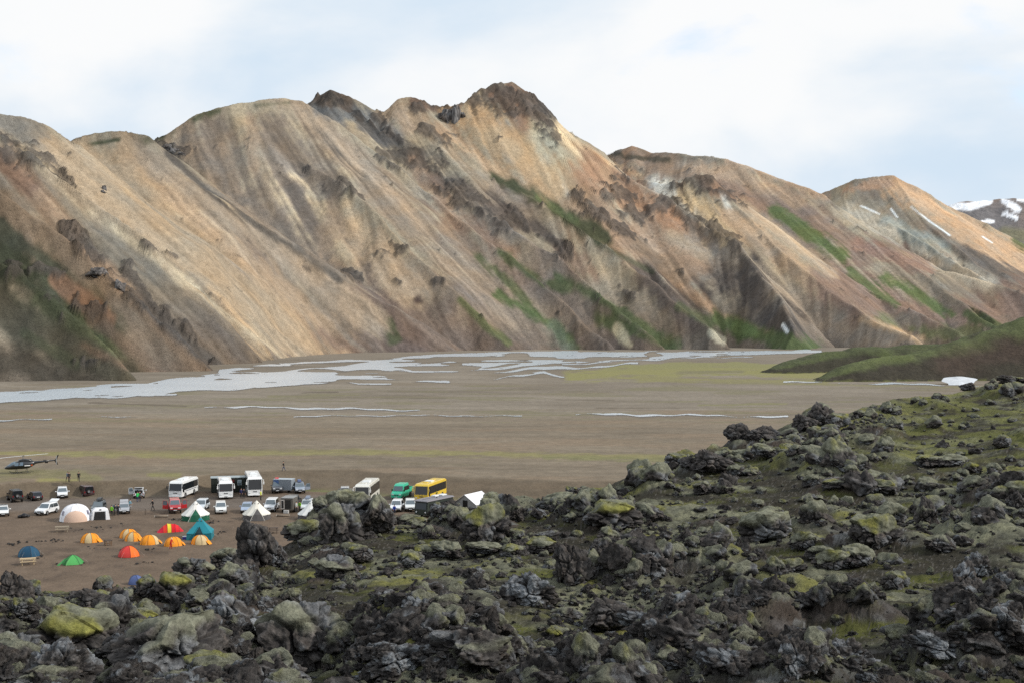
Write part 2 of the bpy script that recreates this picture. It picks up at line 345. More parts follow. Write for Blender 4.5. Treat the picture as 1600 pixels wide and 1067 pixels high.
C = np.zeros(Xm.shape + (3,)) + lin((152, 136, 113))
C = mixc(C, (128, 110, 97), sstep(0.0, 1.2, s9 * .35 + s20 * .3 + big * 1.9))
C = mixc(C, (180, 156, 122), sstep(0.2, 1.3, -s9 * .35 - s20 * .3 + big * 1.6))
C = mixc(C, (128, 116, 106), sstep(0.1, 0.7, fbm2(Xm / 90, Dm / 90, 4, 190) + s3 * 0.15) * 0.7)
C = mixc(C, (104, 89, 79), sstep(115, 8, Zm + s9 * 8 + big * 30) * .82)  # lower slopes darker: brown scree, with some cloud shade put into the colour
pn = fbm2(Xm / 18, Dm / 18, 5, 210, .62)
nz = s3 * 0.40 + s9 * 0.20 + s1 * 0.30 + pn * .9
tanl, tan, brown, dark, grey_, dgrey = (184, 152, 116), (165, 138, 112), (132, 105, 85), (88, 76, 70), (132, 122, 112), (92, 85, 81)
orange, rust, cream, white_, green, dkgreen, bgreen, purple = (186, 138, 88), (150, 100, 70), (205, 183, 148), (222, 216, 205), (92, 100, 58), (68, 74, 50), (118, 138, 68), (112, 92, 84)
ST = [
 ([(0, 380), (120, 450), (250, 540), (330, 575)], 46, (124, 104, 86), .75), ([(0, 300), (90, 370), (200, 460)], 22, (138, 116, 95), .6), ([(560, 530), (800, 540), (1000, 540)], 22, (112, 95, 86), .75), ([(640, 420), (760, 500)], 26, (132, 113, 98), .6), ([(820, 430), (940, 520)], 22, (126, 108, 95), .6), ([(1180, 470), (1320, 530)], 22, (130, 114, 102), .6), ([(700, 360), (820, 440)], 20, (140, 112, 94), .55),  # darker left slopes and toe: scree tone plus painted cloud shade
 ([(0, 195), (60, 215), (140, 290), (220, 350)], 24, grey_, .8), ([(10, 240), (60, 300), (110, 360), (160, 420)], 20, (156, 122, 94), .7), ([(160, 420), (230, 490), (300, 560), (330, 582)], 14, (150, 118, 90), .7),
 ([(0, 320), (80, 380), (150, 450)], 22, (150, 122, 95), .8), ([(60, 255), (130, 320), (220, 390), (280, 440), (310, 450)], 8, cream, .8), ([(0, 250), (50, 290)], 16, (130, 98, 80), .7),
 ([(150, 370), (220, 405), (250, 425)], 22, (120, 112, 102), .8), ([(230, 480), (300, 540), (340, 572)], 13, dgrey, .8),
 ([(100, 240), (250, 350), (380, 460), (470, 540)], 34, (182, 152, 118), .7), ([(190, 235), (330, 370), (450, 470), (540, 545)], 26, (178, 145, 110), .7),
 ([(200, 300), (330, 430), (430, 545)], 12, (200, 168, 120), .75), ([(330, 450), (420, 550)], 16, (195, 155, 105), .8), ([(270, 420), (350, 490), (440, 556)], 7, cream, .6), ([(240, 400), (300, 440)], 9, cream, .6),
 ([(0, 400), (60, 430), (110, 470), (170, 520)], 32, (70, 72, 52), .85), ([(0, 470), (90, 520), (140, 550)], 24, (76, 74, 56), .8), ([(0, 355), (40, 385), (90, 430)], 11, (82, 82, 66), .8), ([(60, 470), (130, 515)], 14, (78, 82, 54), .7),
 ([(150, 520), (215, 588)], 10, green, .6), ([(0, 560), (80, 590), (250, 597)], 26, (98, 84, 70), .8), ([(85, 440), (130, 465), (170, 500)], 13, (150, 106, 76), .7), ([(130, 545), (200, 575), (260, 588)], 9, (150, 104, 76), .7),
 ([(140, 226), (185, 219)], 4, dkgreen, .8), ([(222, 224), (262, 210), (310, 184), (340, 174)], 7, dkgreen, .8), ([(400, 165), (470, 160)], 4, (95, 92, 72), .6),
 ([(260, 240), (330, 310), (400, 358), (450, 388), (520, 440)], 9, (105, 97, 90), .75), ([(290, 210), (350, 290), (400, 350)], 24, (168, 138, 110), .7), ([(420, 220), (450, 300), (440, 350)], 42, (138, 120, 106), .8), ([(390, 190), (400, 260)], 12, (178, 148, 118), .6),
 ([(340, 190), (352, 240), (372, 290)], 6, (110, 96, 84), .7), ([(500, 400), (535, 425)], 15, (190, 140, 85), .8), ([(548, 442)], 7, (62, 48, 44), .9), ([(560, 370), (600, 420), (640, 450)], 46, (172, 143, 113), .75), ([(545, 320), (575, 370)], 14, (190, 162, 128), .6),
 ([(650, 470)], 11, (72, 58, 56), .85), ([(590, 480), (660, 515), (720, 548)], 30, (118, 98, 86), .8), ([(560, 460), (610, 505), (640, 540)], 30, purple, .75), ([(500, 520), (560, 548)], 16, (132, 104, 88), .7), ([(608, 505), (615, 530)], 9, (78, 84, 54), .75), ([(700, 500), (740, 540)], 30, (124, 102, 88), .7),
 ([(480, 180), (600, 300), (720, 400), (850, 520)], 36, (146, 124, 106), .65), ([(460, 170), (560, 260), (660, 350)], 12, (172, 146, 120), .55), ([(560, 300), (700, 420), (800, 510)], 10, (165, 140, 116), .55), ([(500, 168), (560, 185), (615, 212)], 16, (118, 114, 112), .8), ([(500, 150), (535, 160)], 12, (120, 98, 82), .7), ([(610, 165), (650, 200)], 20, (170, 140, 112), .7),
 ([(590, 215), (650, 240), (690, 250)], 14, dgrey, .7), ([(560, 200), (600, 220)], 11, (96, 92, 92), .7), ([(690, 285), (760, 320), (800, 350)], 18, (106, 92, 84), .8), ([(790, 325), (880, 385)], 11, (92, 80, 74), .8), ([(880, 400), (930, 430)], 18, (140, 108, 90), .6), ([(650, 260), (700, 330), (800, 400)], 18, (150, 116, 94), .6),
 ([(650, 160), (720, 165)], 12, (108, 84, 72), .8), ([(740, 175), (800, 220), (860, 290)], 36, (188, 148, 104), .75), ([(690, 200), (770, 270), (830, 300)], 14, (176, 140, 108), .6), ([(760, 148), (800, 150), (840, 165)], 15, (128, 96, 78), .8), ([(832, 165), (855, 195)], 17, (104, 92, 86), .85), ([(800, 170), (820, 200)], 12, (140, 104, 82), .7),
 ([(845, 215), (885, 265), (905, 310)], 24, (188, 176, 148), .75), ([(840, 240), (860, 280)], 14, (176, 176, 158), .6), ([(872, 205), (910, 240), (950, 258)], 12, (226, 196, 152), .85), ([(900, 225), (940, 250), (1000, 275)], 7, (206, 168, 122), .7), ([(880, 290), (893, 312)], 3, white_, .8),  # bright right shoulder of the peak has sunlight painted in
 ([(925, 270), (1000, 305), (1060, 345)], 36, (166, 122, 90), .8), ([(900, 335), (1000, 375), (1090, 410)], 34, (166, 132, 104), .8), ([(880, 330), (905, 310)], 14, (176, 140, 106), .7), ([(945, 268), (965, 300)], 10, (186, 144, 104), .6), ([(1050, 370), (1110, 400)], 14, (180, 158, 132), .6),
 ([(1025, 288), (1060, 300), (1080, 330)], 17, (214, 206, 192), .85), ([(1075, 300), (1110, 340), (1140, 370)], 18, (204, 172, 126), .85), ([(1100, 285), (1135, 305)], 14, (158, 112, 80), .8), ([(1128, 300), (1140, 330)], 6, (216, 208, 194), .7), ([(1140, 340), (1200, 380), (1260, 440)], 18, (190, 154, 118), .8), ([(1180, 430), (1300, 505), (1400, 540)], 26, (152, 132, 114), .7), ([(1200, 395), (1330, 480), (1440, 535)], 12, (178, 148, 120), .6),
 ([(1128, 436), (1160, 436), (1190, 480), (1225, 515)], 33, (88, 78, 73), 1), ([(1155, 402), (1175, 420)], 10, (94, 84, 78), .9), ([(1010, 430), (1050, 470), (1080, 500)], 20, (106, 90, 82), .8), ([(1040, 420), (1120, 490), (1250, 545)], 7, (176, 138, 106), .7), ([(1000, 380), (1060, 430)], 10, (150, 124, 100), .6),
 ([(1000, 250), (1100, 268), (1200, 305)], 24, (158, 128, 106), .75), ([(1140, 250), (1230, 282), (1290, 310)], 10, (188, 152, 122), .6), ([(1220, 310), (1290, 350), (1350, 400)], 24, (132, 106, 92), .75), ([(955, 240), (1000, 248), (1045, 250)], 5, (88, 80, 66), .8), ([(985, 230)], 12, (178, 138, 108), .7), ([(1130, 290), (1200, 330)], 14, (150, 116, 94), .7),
 ([(1395, 285), (1460, 320), (1560, 385), (1600, 410)], 28, (208, 164, 122), .85), ([(1320, 298), (1390, 285)], 12, (186, 144, 112), .8), ([(1330, 330), (1420, 372), (1540, 440)], 18, (190, 174, 152), .8), ([(1385, 345), (1480, 388)], 13, (152, 152, 142), .8), ([(1500, 395), (1600, 440)], 11, (108, 100, 96), .8), ([(1300, 445), (1400, 480), (1500, 500), (1600, 480)], 36, (142, 112, 96), .8), ([(1340, 380), (1450, 420)], 14, (150, 112, 96), .7), ([(1460, 410), (1530, 430)], 8, (196, 170, 140), .6),  # orange hilltop band includes a sunlit highlight put into the colour
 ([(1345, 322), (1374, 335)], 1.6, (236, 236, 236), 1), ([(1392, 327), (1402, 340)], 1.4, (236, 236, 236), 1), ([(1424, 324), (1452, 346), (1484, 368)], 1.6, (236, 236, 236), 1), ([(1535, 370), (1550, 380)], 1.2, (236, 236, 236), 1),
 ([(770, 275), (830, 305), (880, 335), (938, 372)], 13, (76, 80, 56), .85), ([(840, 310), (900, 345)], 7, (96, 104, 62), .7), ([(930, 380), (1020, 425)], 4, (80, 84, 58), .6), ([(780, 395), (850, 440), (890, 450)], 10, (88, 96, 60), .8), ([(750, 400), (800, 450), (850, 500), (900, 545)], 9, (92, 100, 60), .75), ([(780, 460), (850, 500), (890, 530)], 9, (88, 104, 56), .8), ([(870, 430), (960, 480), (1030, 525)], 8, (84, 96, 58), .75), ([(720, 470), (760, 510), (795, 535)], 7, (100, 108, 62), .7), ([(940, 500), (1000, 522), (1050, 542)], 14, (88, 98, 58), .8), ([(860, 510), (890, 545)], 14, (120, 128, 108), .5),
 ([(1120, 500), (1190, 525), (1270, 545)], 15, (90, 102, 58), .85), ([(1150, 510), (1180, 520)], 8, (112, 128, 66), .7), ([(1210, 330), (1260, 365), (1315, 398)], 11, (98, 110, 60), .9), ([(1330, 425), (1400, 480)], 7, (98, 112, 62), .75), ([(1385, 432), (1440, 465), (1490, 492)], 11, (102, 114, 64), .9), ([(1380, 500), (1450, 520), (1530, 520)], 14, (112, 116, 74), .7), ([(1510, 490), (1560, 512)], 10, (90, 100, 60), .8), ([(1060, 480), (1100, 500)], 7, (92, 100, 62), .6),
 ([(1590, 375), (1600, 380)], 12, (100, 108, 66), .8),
 ([(320, 215), (360, 290), (420, 345), (480, 385), (530, 430)], 30, (128, 111, 97), .95), ([(440, 190), (500, 260), (520, 290)], 26, (120, 106, 95), .9), ([(470, 300), (480, 360)], 28, (116, 102, 92), .9), ([(520, 330), (510, 390)], 16, (140, 120, 103), .7),  # bowl turned away from the sun: shade painted over its grey-brown
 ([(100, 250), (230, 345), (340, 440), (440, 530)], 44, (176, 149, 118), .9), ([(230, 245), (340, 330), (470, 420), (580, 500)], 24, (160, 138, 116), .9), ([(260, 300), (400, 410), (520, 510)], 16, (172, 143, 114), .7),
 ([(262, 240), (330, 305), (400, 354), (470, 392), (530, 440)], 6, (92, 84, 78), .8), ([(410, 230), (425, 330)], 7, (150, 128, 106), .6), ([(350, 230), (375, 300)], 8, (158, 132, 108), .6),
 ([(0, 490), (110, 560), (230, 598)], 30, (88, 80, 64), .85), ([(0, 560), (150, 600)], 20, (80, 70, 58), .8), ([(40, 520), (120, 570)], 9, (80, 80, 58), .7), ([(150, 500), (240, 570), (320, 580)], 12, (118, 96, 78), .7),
 ([(770, 210), (830, 250), (870, 290)], 22, (198, 162, 118), .7), ([(700, 215), (790, 275)], 9, (190, 156, 120), .6), ([(1060, 255), (1160, 275), (1250, 315)], 12, (178, 148, 120), .6), ([(1160, 320), (1230, 370), (1300, 430)], 9, (196, 164, 130), .6), ([(640, 180), (690, 230), (760, 290)], 8, (182, 152, 120), .5),  # sun patches on the upper centre and right, laid on as lighter colour
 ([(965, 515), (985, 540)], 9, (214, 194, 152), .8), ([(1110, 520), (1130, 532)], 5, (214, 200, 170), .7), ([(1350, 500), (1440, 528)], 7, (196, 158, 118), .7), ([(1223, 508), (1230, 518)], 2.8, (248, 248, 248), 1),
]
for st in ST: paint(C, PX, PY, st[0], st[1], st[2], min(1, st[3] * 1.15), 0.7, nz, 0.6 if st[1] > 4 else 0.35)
C = mixc(C, (88, 78, 72), sstep(0.25, 0.8, cg) * 0.78)
C = C * np.exp(0.10 * s0 + (0.08 * s1 + 0.06 * s3) * mod + .12 * pn)[..., None]
lum = C.mean(-1, keepdims=True); C = lum + (C - lum) * .74
hue = fbm2(Xm / 25, Dm / 25, 3, 300)[..., None] * np.array([0.10, 0.0, -0.12]); C = np.clip(C * (1 + hue), 0.01, 0.9)
M_MOUNT = surf_mat('mountain_scree', (0.22, 0.9, 2.4), (1.6, 0.8, 0.35), 0.22, 0.97, 0.1)
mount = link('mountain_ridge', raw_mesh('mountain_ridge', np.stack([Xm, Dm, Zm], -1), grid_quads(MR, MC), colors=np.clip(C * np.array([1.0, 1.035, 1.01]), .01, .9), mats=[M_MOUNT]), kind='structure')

# far snowy mountain beyond the right end of the range
fx = np.linspace(1380, 1800, 160); ft = np.linspace(0, 1, 70)[:, None]
fd = 5200 + 1500 * ft + fx * 0; FX = (fx - HX) / F * fd
top = np.interp(fx, [1380, 1440, 1487, 1510, 1540, 1570, 1600, 1680, 1800], [350, 332, 318, 311, 308, 306, 305, 300, 322])
ztop = (HOR - top) / F * 5950 + CAMZ
FZ = ztop * np.clip(1 - np.abs(fd - 5950) / 1300, 0, 1) ** 0.85 + fbm2(FX / 240, fd / 240, 5, 3) * 45 * sstep(0, .3, ft) * sstep(1, .8, np.abs(fd - 5950) / 500)
fpx, fpy = proj(FX, fd, FZ); FC = np.zeros(FX.shape + (3,)) + lin((112, 108, 108)); fn = fbm2(FX / 150, fd / 150, 4, 8)
FC = mixc(FC, (134, 118, 108), sstep(-0.1, .5, fbm2(FX / 400, fd / 300, 3, 9)))
for p, w in (([(1488, 322), (1515, 323), (1545, 316)], 7), ([(1568, 314), (1585, 322), (1590, 328)], 6), ([(1592, 312), (1620, 314)], 5), ([(1568, 334), (1588, 341)], 3.5), ([(1535, 347), (1552, 346)], 2.5), ([(1640, 320), (1690, 330)], 6)):
    paint(FC, fpx, fpy, p, w, (246, 247, 250), 1, .3, fn, .5)
paint(FC, fpx, fpy, [(1570, 365), (1640, 375)], 12, (120, 116, 84), .7)
link('far_mountain', raw_mesh('far_mountain', np.stack([FX, fd, FZ], -1), grid_quads(70, 160), colors=FC, mats=[surf_mat('far_rock', (0.01, 0.05), (25, 6), 0.2)]), kind='structure')
# ------------------------------------------------------------------ valley floor with the camp terrace, and the braided river
CAMP = -2.2
BT = np.array([(-300, 764), (0, 757), (130, 752), (260, 750), (330, 743), (400, 738), (450, 735), (560, 733), (600, 738), (760, 747), (900, 752), (1900, 760)], float)
BB = np.array([(-300, 781), (0, 776), (130, 773), (260, 772), (330, 768), (450, 765), (560, 772), (700, 782), (1000, 790), (1900, 795)], float)
yr = np.concatenate([np.linspace(1130, 800, 70), np.linspace(798, 660, 190), np.linspace(659.5, 543.5, 230)])
GC = 410; gpx = np.linspace(-190, 1790, GC)
Dg = (CAMZ * F / (yr - HOR))[:, None] + 0 * gpx; Xg = (gpx - HX) / F * Dg
dtp = CAMZ * F / (np.interp(gpx, BT[:, 0], BT[:, 1]) - HOR); dbt = np.minimum((CAMZ - CAMP) * F / (np.interp(gpx, BB[:, 0], BB[:, 1]) - HOR), dtp - 5)
wob = fbm2(Xg / 9, Dg / 9, 3, 12) * 1.6
tb = np.clip((Dg + wob - dbt) / (dtp - dbt), 0, 1)
def ground_z(px, d):                                  # terrace step: camp below, river flat above
    a = np.interp(px, gpx, dbt); b = np.interp(px, gpx, dtp); return CAMP * (1 - sstep(0, 1, (d - a) / (b - a)))
Zg = CAMP * (1 - sstep(0, 1, tb))
lump = fbm2(Xg / 5, Dg / 5, 4, 40)
Zg = Zg + lump * 0.10 * sstep(330, 280, Dg) + np.exp(-((tb - 0.95) / 0.25) ** 2) * 0.25 * (tb > 0) + 0
PXg, PYg = proj(Xg, Dg, Zg)
hn = fbm2(PXg / 90, PYg / 3.2, 4, 3)                  # thin flood lines
WATER = [([(-90, 628), (0, 626), (100, 620), (200, 612), (300, 606), (420, 600), (560, 592), (690, 594)], 7.5), ([(-80, 616), (60, 612), (170, 606)], 5), ([(250, 598), (340, 590), (420, 588), (520, 584), (610, 578)], 6),
             ([(345, 580), (410, 572), (500, 566), (600, 562), (680, 557), (780, 553), (900, 551)], 5), ([(420, 584), (540, 574), (640, 568), (700, 562)], 4), ([(590, 588), (650, 592), (700, 597)], 3.2), ([(510, 592), (560, 600), (610, 600)], 3),
             ([(700, 575), (760, 568), (830, 562), (930, 560), (1010, 556)], 2.2), ([(760, 594), (800, 588), (850, 584), (885, 590)], 2), ([(760, 584), (840, 576), (930, 574), (1000, 568)], 1.9), ([(1000, 557), (1090, 553), (1200, 551), (1270, 549)], 2.2), ([(900, 563), (1050, 561), (1180, 557)], 1.6), ([(880, 570), (960, 566)], 1.4),
             ([(320, 636), (450, 638), (560, 640), (660, 642)], 1.5), ([(460, 652), (560, 650), (700, 650), (820, 651)], .9), ([(900, 648), (1000, 649), (1110, 650), (1235, 653)], 1.7), ([(-60, 660), (0, 658), (85, 656)], 1.5), ([(150, 652), (260, 651)], .7), ([(1225, 597), (1330, 599), (1480, 602)], 1.1), ([(1480, 602), (1700, 608)], 1.0)]
rv = random.Random(12); RPATH = np.array([(-120, 622), (0, 619), (100, 615), (200, 609), (300, 602), (420, 592), (520, 584), (620, 577), (700, 569), (800, 562), (900, 558), (1000, 555), (1150, 552), (1290, 549)], float)
BRAID = []
for i in range(80):                                       # threads that leave and rejoin the main river
    x0 = rv.uniform(-120, 1050); x1 = x0 + rv.uniform(160, 560); xs = np.arange(x0, min(x1, 1285), 7.0); sp = np.interp(xs, [-120, 100, 300, 480, 700, 900, 1100, 1290], [5, 8, 13, 17, 16, 9, 4, 1.5]) * rv.uniform(.3, 1.0) * rv.choice((-1, 1))
    a_, b_ = rv.uniform(38, 90), rv.uniform(14, 30); p1, p2 = rv.uniform(0, 6), rv.uniform(0, 6)
    ys = np.interp(xs, RPATH[:, 0], RPATH[:, 1]) + sp * (.55 + .5 * np.sin(xs / a_ + p1)) + np.abs(sp) * .12 * np.sin(xs / b_ + p2)
    if len(xs) > 3: BRAID.append((list(zip(xs, ys)), rv.uniform(.45, 1.5)))
WATER = [(p, w) if w > 2.6 else ([(x_, y_ + (.5 + .3 * w) * (math.sin(x_ / 23 + p[0][0]) + .7 * math.sin(x_ / 8.3 + p[0][1]))) for x_ in np.arange(p[0][0], p[-1][0], 5.0) for y_ in [float(np.interp(x_, [q[0] for q in p], [q[1] for q in p]))]], w) for p, w in WATER]
def water_mask(PXw, PYw):
    m = np.zeros(PXw.shape, np.float32); wn = fbm2(PXw / 55, PYw / 6.5, 2, 31)
    for p, w in WATER: paint(m, PXw, PYw, p, w * (.52 if w > 2.6 else .6), None, 1.0, 0.35, wn if w > 2.6 else wn * .6 + 1.9 * fbm2(PXw / 48, PYw / 30, 2, 57) + .25, .8)
    for p, w in BRAID: paint(m, PXw, PYw, p, w * np.interp(p[0][1], [550, 620], [.7, 1.5]), None, 1.0, .35, wn, .35)
    isl = sstep(.20, .28, fbm2(PXw / 80, PYw / 5, 2, 377)) * sstep(600, 596, PYw); return m * (1 - isl * .9)
wat = water_mask(PXg, PYg) * (Dg > 330)
GCo = np.zeros(Xg.shape + (3,)) + lin((111, 102, 89))
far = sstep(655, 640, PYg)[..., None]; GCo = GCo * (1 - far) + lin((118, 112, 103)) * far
GCo = GCo * (1 + 0.40 * hn + .34 * fbm2(PXg / 300, PYg / 9, 3, 203))[..., None]
GCo = mixc(GCo, (124, 104, 84), sstep(.0, .5, fbm2(PXg / 220, PYg / 7, 3, 279)) * .6 * (PYg > 640))
GCo = mixc(GCo, (100, 90, 72), sstep(0.15, 0.6, fbm2(PXg / 160, PYg / 5, 4, 78)) * 0.5 * (Dg > 250))
GCo = mixc(GCo, (100, 102, 70), sstep(0.12, 0.5, fbm2(PXg / 130, PYg / 3, 4, 178)) * 0.7 * (PYg < 660) * (PYg > 600))
gn = fbm2(PXg / 25, PYg / 2.5, 4, 61)
for p, w, c, a in [([(-80, 708), (0, 708), (130, 708)], 3, (132, 128, 66), .9), ([(80, 708), (300, 710), (550, 706), (700, 708), (1000, 713), (1200, 716)], 4.5, (126, 124, 68), .95), ([(130, 706), (560, 703)], 3, (112, 108, 66), .7), ([(850, 714), (1040, 718)], 4, (104, 110, 60), .8),
                   ([(-80, 748), (0, 742), (60, 738), (110, 742), (150, 748)], 8, (110, 110, 66), .9), ([(60, 750), (120, 750)], 3, (140, 138, 62), .8), ([(150, 735), (330, 738)], 3, (92, 86, 66), .6), ([(236, 742), (280, 743)], 4, (120, 122, 62), .9), ([(560, 722), (760, 726)], 3, (96, 90, 70), .5),
                   ([(890, 586), (1000, 582), (1150, 578), (1290, 588)], 10, (128, 130, 66), 1), ([(950, 574), (1100, 570), (1230, 572)], 4.5, (122, 126, 70), 1), ([(1000, 592), (1150, 594), (1290, 596)], 4, (122, 122, 68), .9), ([(1060, 582), (1160, 580)], 3, (92, 94, 70), .7), ([(1040, 596), (1600, 606)], 2, (112, 112, 66), .7),
                   ([(1090, 633), (1230, 630)], 1.6, (110, 114, 66), .8), ([(420, 619), (560, 617)], 1.5, (104, 106, 68), .7), ([(460, 627), (560, 626)], 1, (100, 100, 70), .7), ([(930, 637), (1060, 637)], 1, (70, 66, 58), .8), ([(470, 613), (530, 612)], 1.1, (60, 58, 54), .9), ([(140, 629), (290, 634)], 1.2, (66, 62, 58), .9), ([(600, 621), (700, 622)], 1, (76, 74, 66), .8), ([(870, 624), (960, 625)], .8, (76, 72, 64), .8),
                   ([(430, 768), (530, 770)], 7, (102, 106, 64), .85), ([(560, 770), (640, 778)], 6, (104, 104, 70), .7), ([(700, 778), (760, 782)], 5, (108, 108, 72), .6), ([(330, 845), (350, 840)], 6, (100, 102, 58), .8)]:
    paint(GCo, PXg, PYg, p, w, c, a, 0.7, gn, 0.9)
camp = (tb < 0.02)
GCo = np.where(camp[..., None], lin((107, 92, 78)) * (1 + 0.12 * fbm2(Xg / 6, Dg / 6, 4, 15) + 0.10 * hn)[..., None], GCo)
road = sstep(0.9, .4, np.abs(PYg - np.interp(PXg, [-200, 300, 520, 700], [790, 786, 782, 790])) / 15) * camp          # driven gravel of the car park
GCo = mixc(GCo, (106, 97, 89), road * 0.85)
bank = sstep(0.02, .25, tb) * sstep(1, .85, tb)
GCo = mixc(GCo, (103, 91, 76), bank * 0.85); GCo = mixc(GCo, (134, 120, 102), np.exp(-((tb - .97) / .07) ** 2) * (tb < 1.2) * (tb > .85) * .5)
dirt = sstep(.35, .7, fbm2(Xg / 1.8, Dg / 2.5, 4, 77)) * camp; GCo = mixc(GCo, (72, 62, 55), dirt * .6)
for p, w in [([(170, 823), (215, 826)], 4), ([(105, 830), (160, 826)], 3), ([(255, 838), (330, 812)], 3), ([(60, 862), (120, 858)], 3), ([(150, 857), (260, 862)], 4)]: paint(GCo, PXg, PYg, p, w, (84, 72, 62), .7, .7, gn, .8)
GCo = mixc(GCo, (92, 86, 80), sstep(.05, .5, wat) * .8)
M_GROUND = surf_mat('gravel', (0.35, 3.0), (0.25, 0.10), 0.22, 0.97, 0.15)
valley = link('valley_floor', raw_mesh('valley_floor', np.stack([Xg, Dg, Zg], -1), grid_quads(len(yr), GC), colors=GCo * .98, mats=[M_GROUND]), kind='structure')
# open land under and beyond everything
B = 30000.0
m, nn, ll, b = mat_new('far_land'); b.inputs['Base Color'].default_value = (0.11, 0.10, 0.08, 1); b.inputs['Roughness'].default_value = 1
link('ground', raw_mesh('ground', [(-B, -B, -6), (B, -B, -6), (B, B, -6), (-B, B, -6)], [(0, 1, 2, 3)], mats=[m]), kind='structure')
# water sheet in the channels
m, nn, ll, b = mat_new('glacial_water'); tc = nd(nn, ll, 'ShaderNodeTexCoord')
mp = nd(nn, ll, 'ShaderNodeMapping', {'Vector': tc.outputs['Object'], 'Scale': (1, .35, 1)})
n1 = nd(nn, ll, 'ShaderNodeTexNoise', {'Vector': mp.outputs[0], 'Scale': 0.9, 'Detail': 5.0}); bp = nd(nn, ll, 'ShaderNodeBump', {'Height': n1.outputs['Fac'], 'Strength': 1.0, 'Distance': 0.35}); ll.new(bp.outputs[0], b.inputs['Normal'])
n2 = nd(nn, ll, 'ShaderNodeTexNoise', {'Vector': tc.outputs['Object'], 'Scale': 0.03, 'Detail': 4.0}); cr = nd(nn, ll, 'ShaderNodeMix', {0: n2.outputs['Fac'], 6: (.46, .51, .555, 1), 7: (.60, .655, .70, 1)}, data_type='RGBA'); ll.new(cr.outputs[2], b.inputs['Base Color'])
b.inputs['Roughness'].default_value = 0.22; b.inputs['IOR'].default_value = 1.33
wy_ = np.linspace(668, 543.6, 330); wx_ = np.linspace(-150, 1750, 1500); WD = (CAMZ * F / (wy_ - HOR))[:, None] + 0 * wx_; WX = (wx_ - HX) / F * WD
wm = water_mask(*proj(WX, WD, 0 * WX)); wk = wm > .5; k = wk[:-1, :-1] & wk[1:, :-1] | wk[:-1, 1:] & wk[1:, 1:]
q = grid_quads(len(wy_), len(wx_), k); used = np.unique(q); remap = np.full(WX.size, -1); remap[used] = np.arange(len(used))
link('river', raw_mesh('river', np.stack([WX, WD, 0 * WX + .285], -1).reshape(-1, 3)[used], remap[q], mats=[m]), kind='structure')

# ------------------------------------------------------------------ low green hills at the right edge of the flat
def hill(name, pts, slope, x0, x1, da, db, R, Cn, cap, flank, seed):
    hx = np.linspace(x0, x1, Cn); hd = np.linspace(da, db, R)[:, None] + 0 * hx; HXx = (hx - HX) / F * hd
    Z = np.full(HXx.shape, -30, np.float32); P = crest(pts)
    for i in range(len(P) - 1):
        (ax, ay, az), (bx, by, bz) = P[i], P[i + 1]; dx, dy = bx - ax, by - ay
        t = np.clip(((HXx - ax) * dx + (hd - ay) * dy) / (dx * dx + dy * dy), 0, 1); q = np.hypot(HXx - ax - t * dx, hd - ay - t * dy)
        Z = np.maximum(Z, (az + (bz - az) * t) - slope * (np.sqrt(q * q + 80) - 9))
    Z = blur(Z, 3) + fbm2(HXx / 16, hd / 16, 5, seed, .6) * 1.9
    qx, qy = proj(HXx, hd, Z); g0, g1 = np.gradient(Z); st = -g0 / (hd[1, 0] - hd[0, 0])
    Cc = np.zeros(HXx.shape + (3,)) + lin(cap); nn_ = fbm2(HXx / 10, hd / 10, 4, seed + 3)
    Cc = mixc(Cc, (84, 92, 54), sstep(.1, .6, nn_) * .7); Cc = mixc(Cc, (66, 66, 50), sstep(.1, .6, -nn_) * .7)
    rel = Z / np.maximum(np.interp(qx, [p[0] for p in pts], [c[2] for c in P]), 2)
    Cc = mixc(Cc, flank, sstep(.72, .52, rel + nn_ * .16) * .92); Cc = mixc(Cc, (112, 114, 62), sstep(.5, .2, Z) * .7)
    if name == 'green_hill': paint(Cc, qx, qy, [(1480, 570), (1560, 545), (1680, 540)], 24, (70, 58, 50), .8, .7, nn_, .5); paint(Cc, qx, qy, [(1300, 562), (1420, 556)], 8, (98, 106, 62), .6, .7, nn_, .6)
    return link(name, raw_mesh(name, np.stack([HXx, hd, Z], -1), grid_quads(R, Cn), colors=Cc, mats=[surf_mat(name + '_turf', (.18, .7, 2.5), (1.2, .6, .2), .30)]), kind='structure'), (HXx, hd, Z)
hill_back, _ = hill('low_hill', [(1222, 572, 705), (1250, 560, 720), (1300, 547, 735), (1360, 541, 745), (1450, 537, 755), (1560, 530, 760)], .55, 1190, 1600, 660, 800, 60, 200, (76, 81, 54), (56, 52, 42), 5)
hill_front, HF = hill('green_hill', [(1290, 590, 600), (1330, 570, 612), (1380, 558, 622), (1440, 548, 632), (1500, 533, 642), (1550, 515, 650), (1600, 497, 655), (1700, 465, 660), (1850, 430, 665)], .62, 1240, 1820, 545, 780, 100, 240, (84, 89, 58), (58, 52, 45), 9)
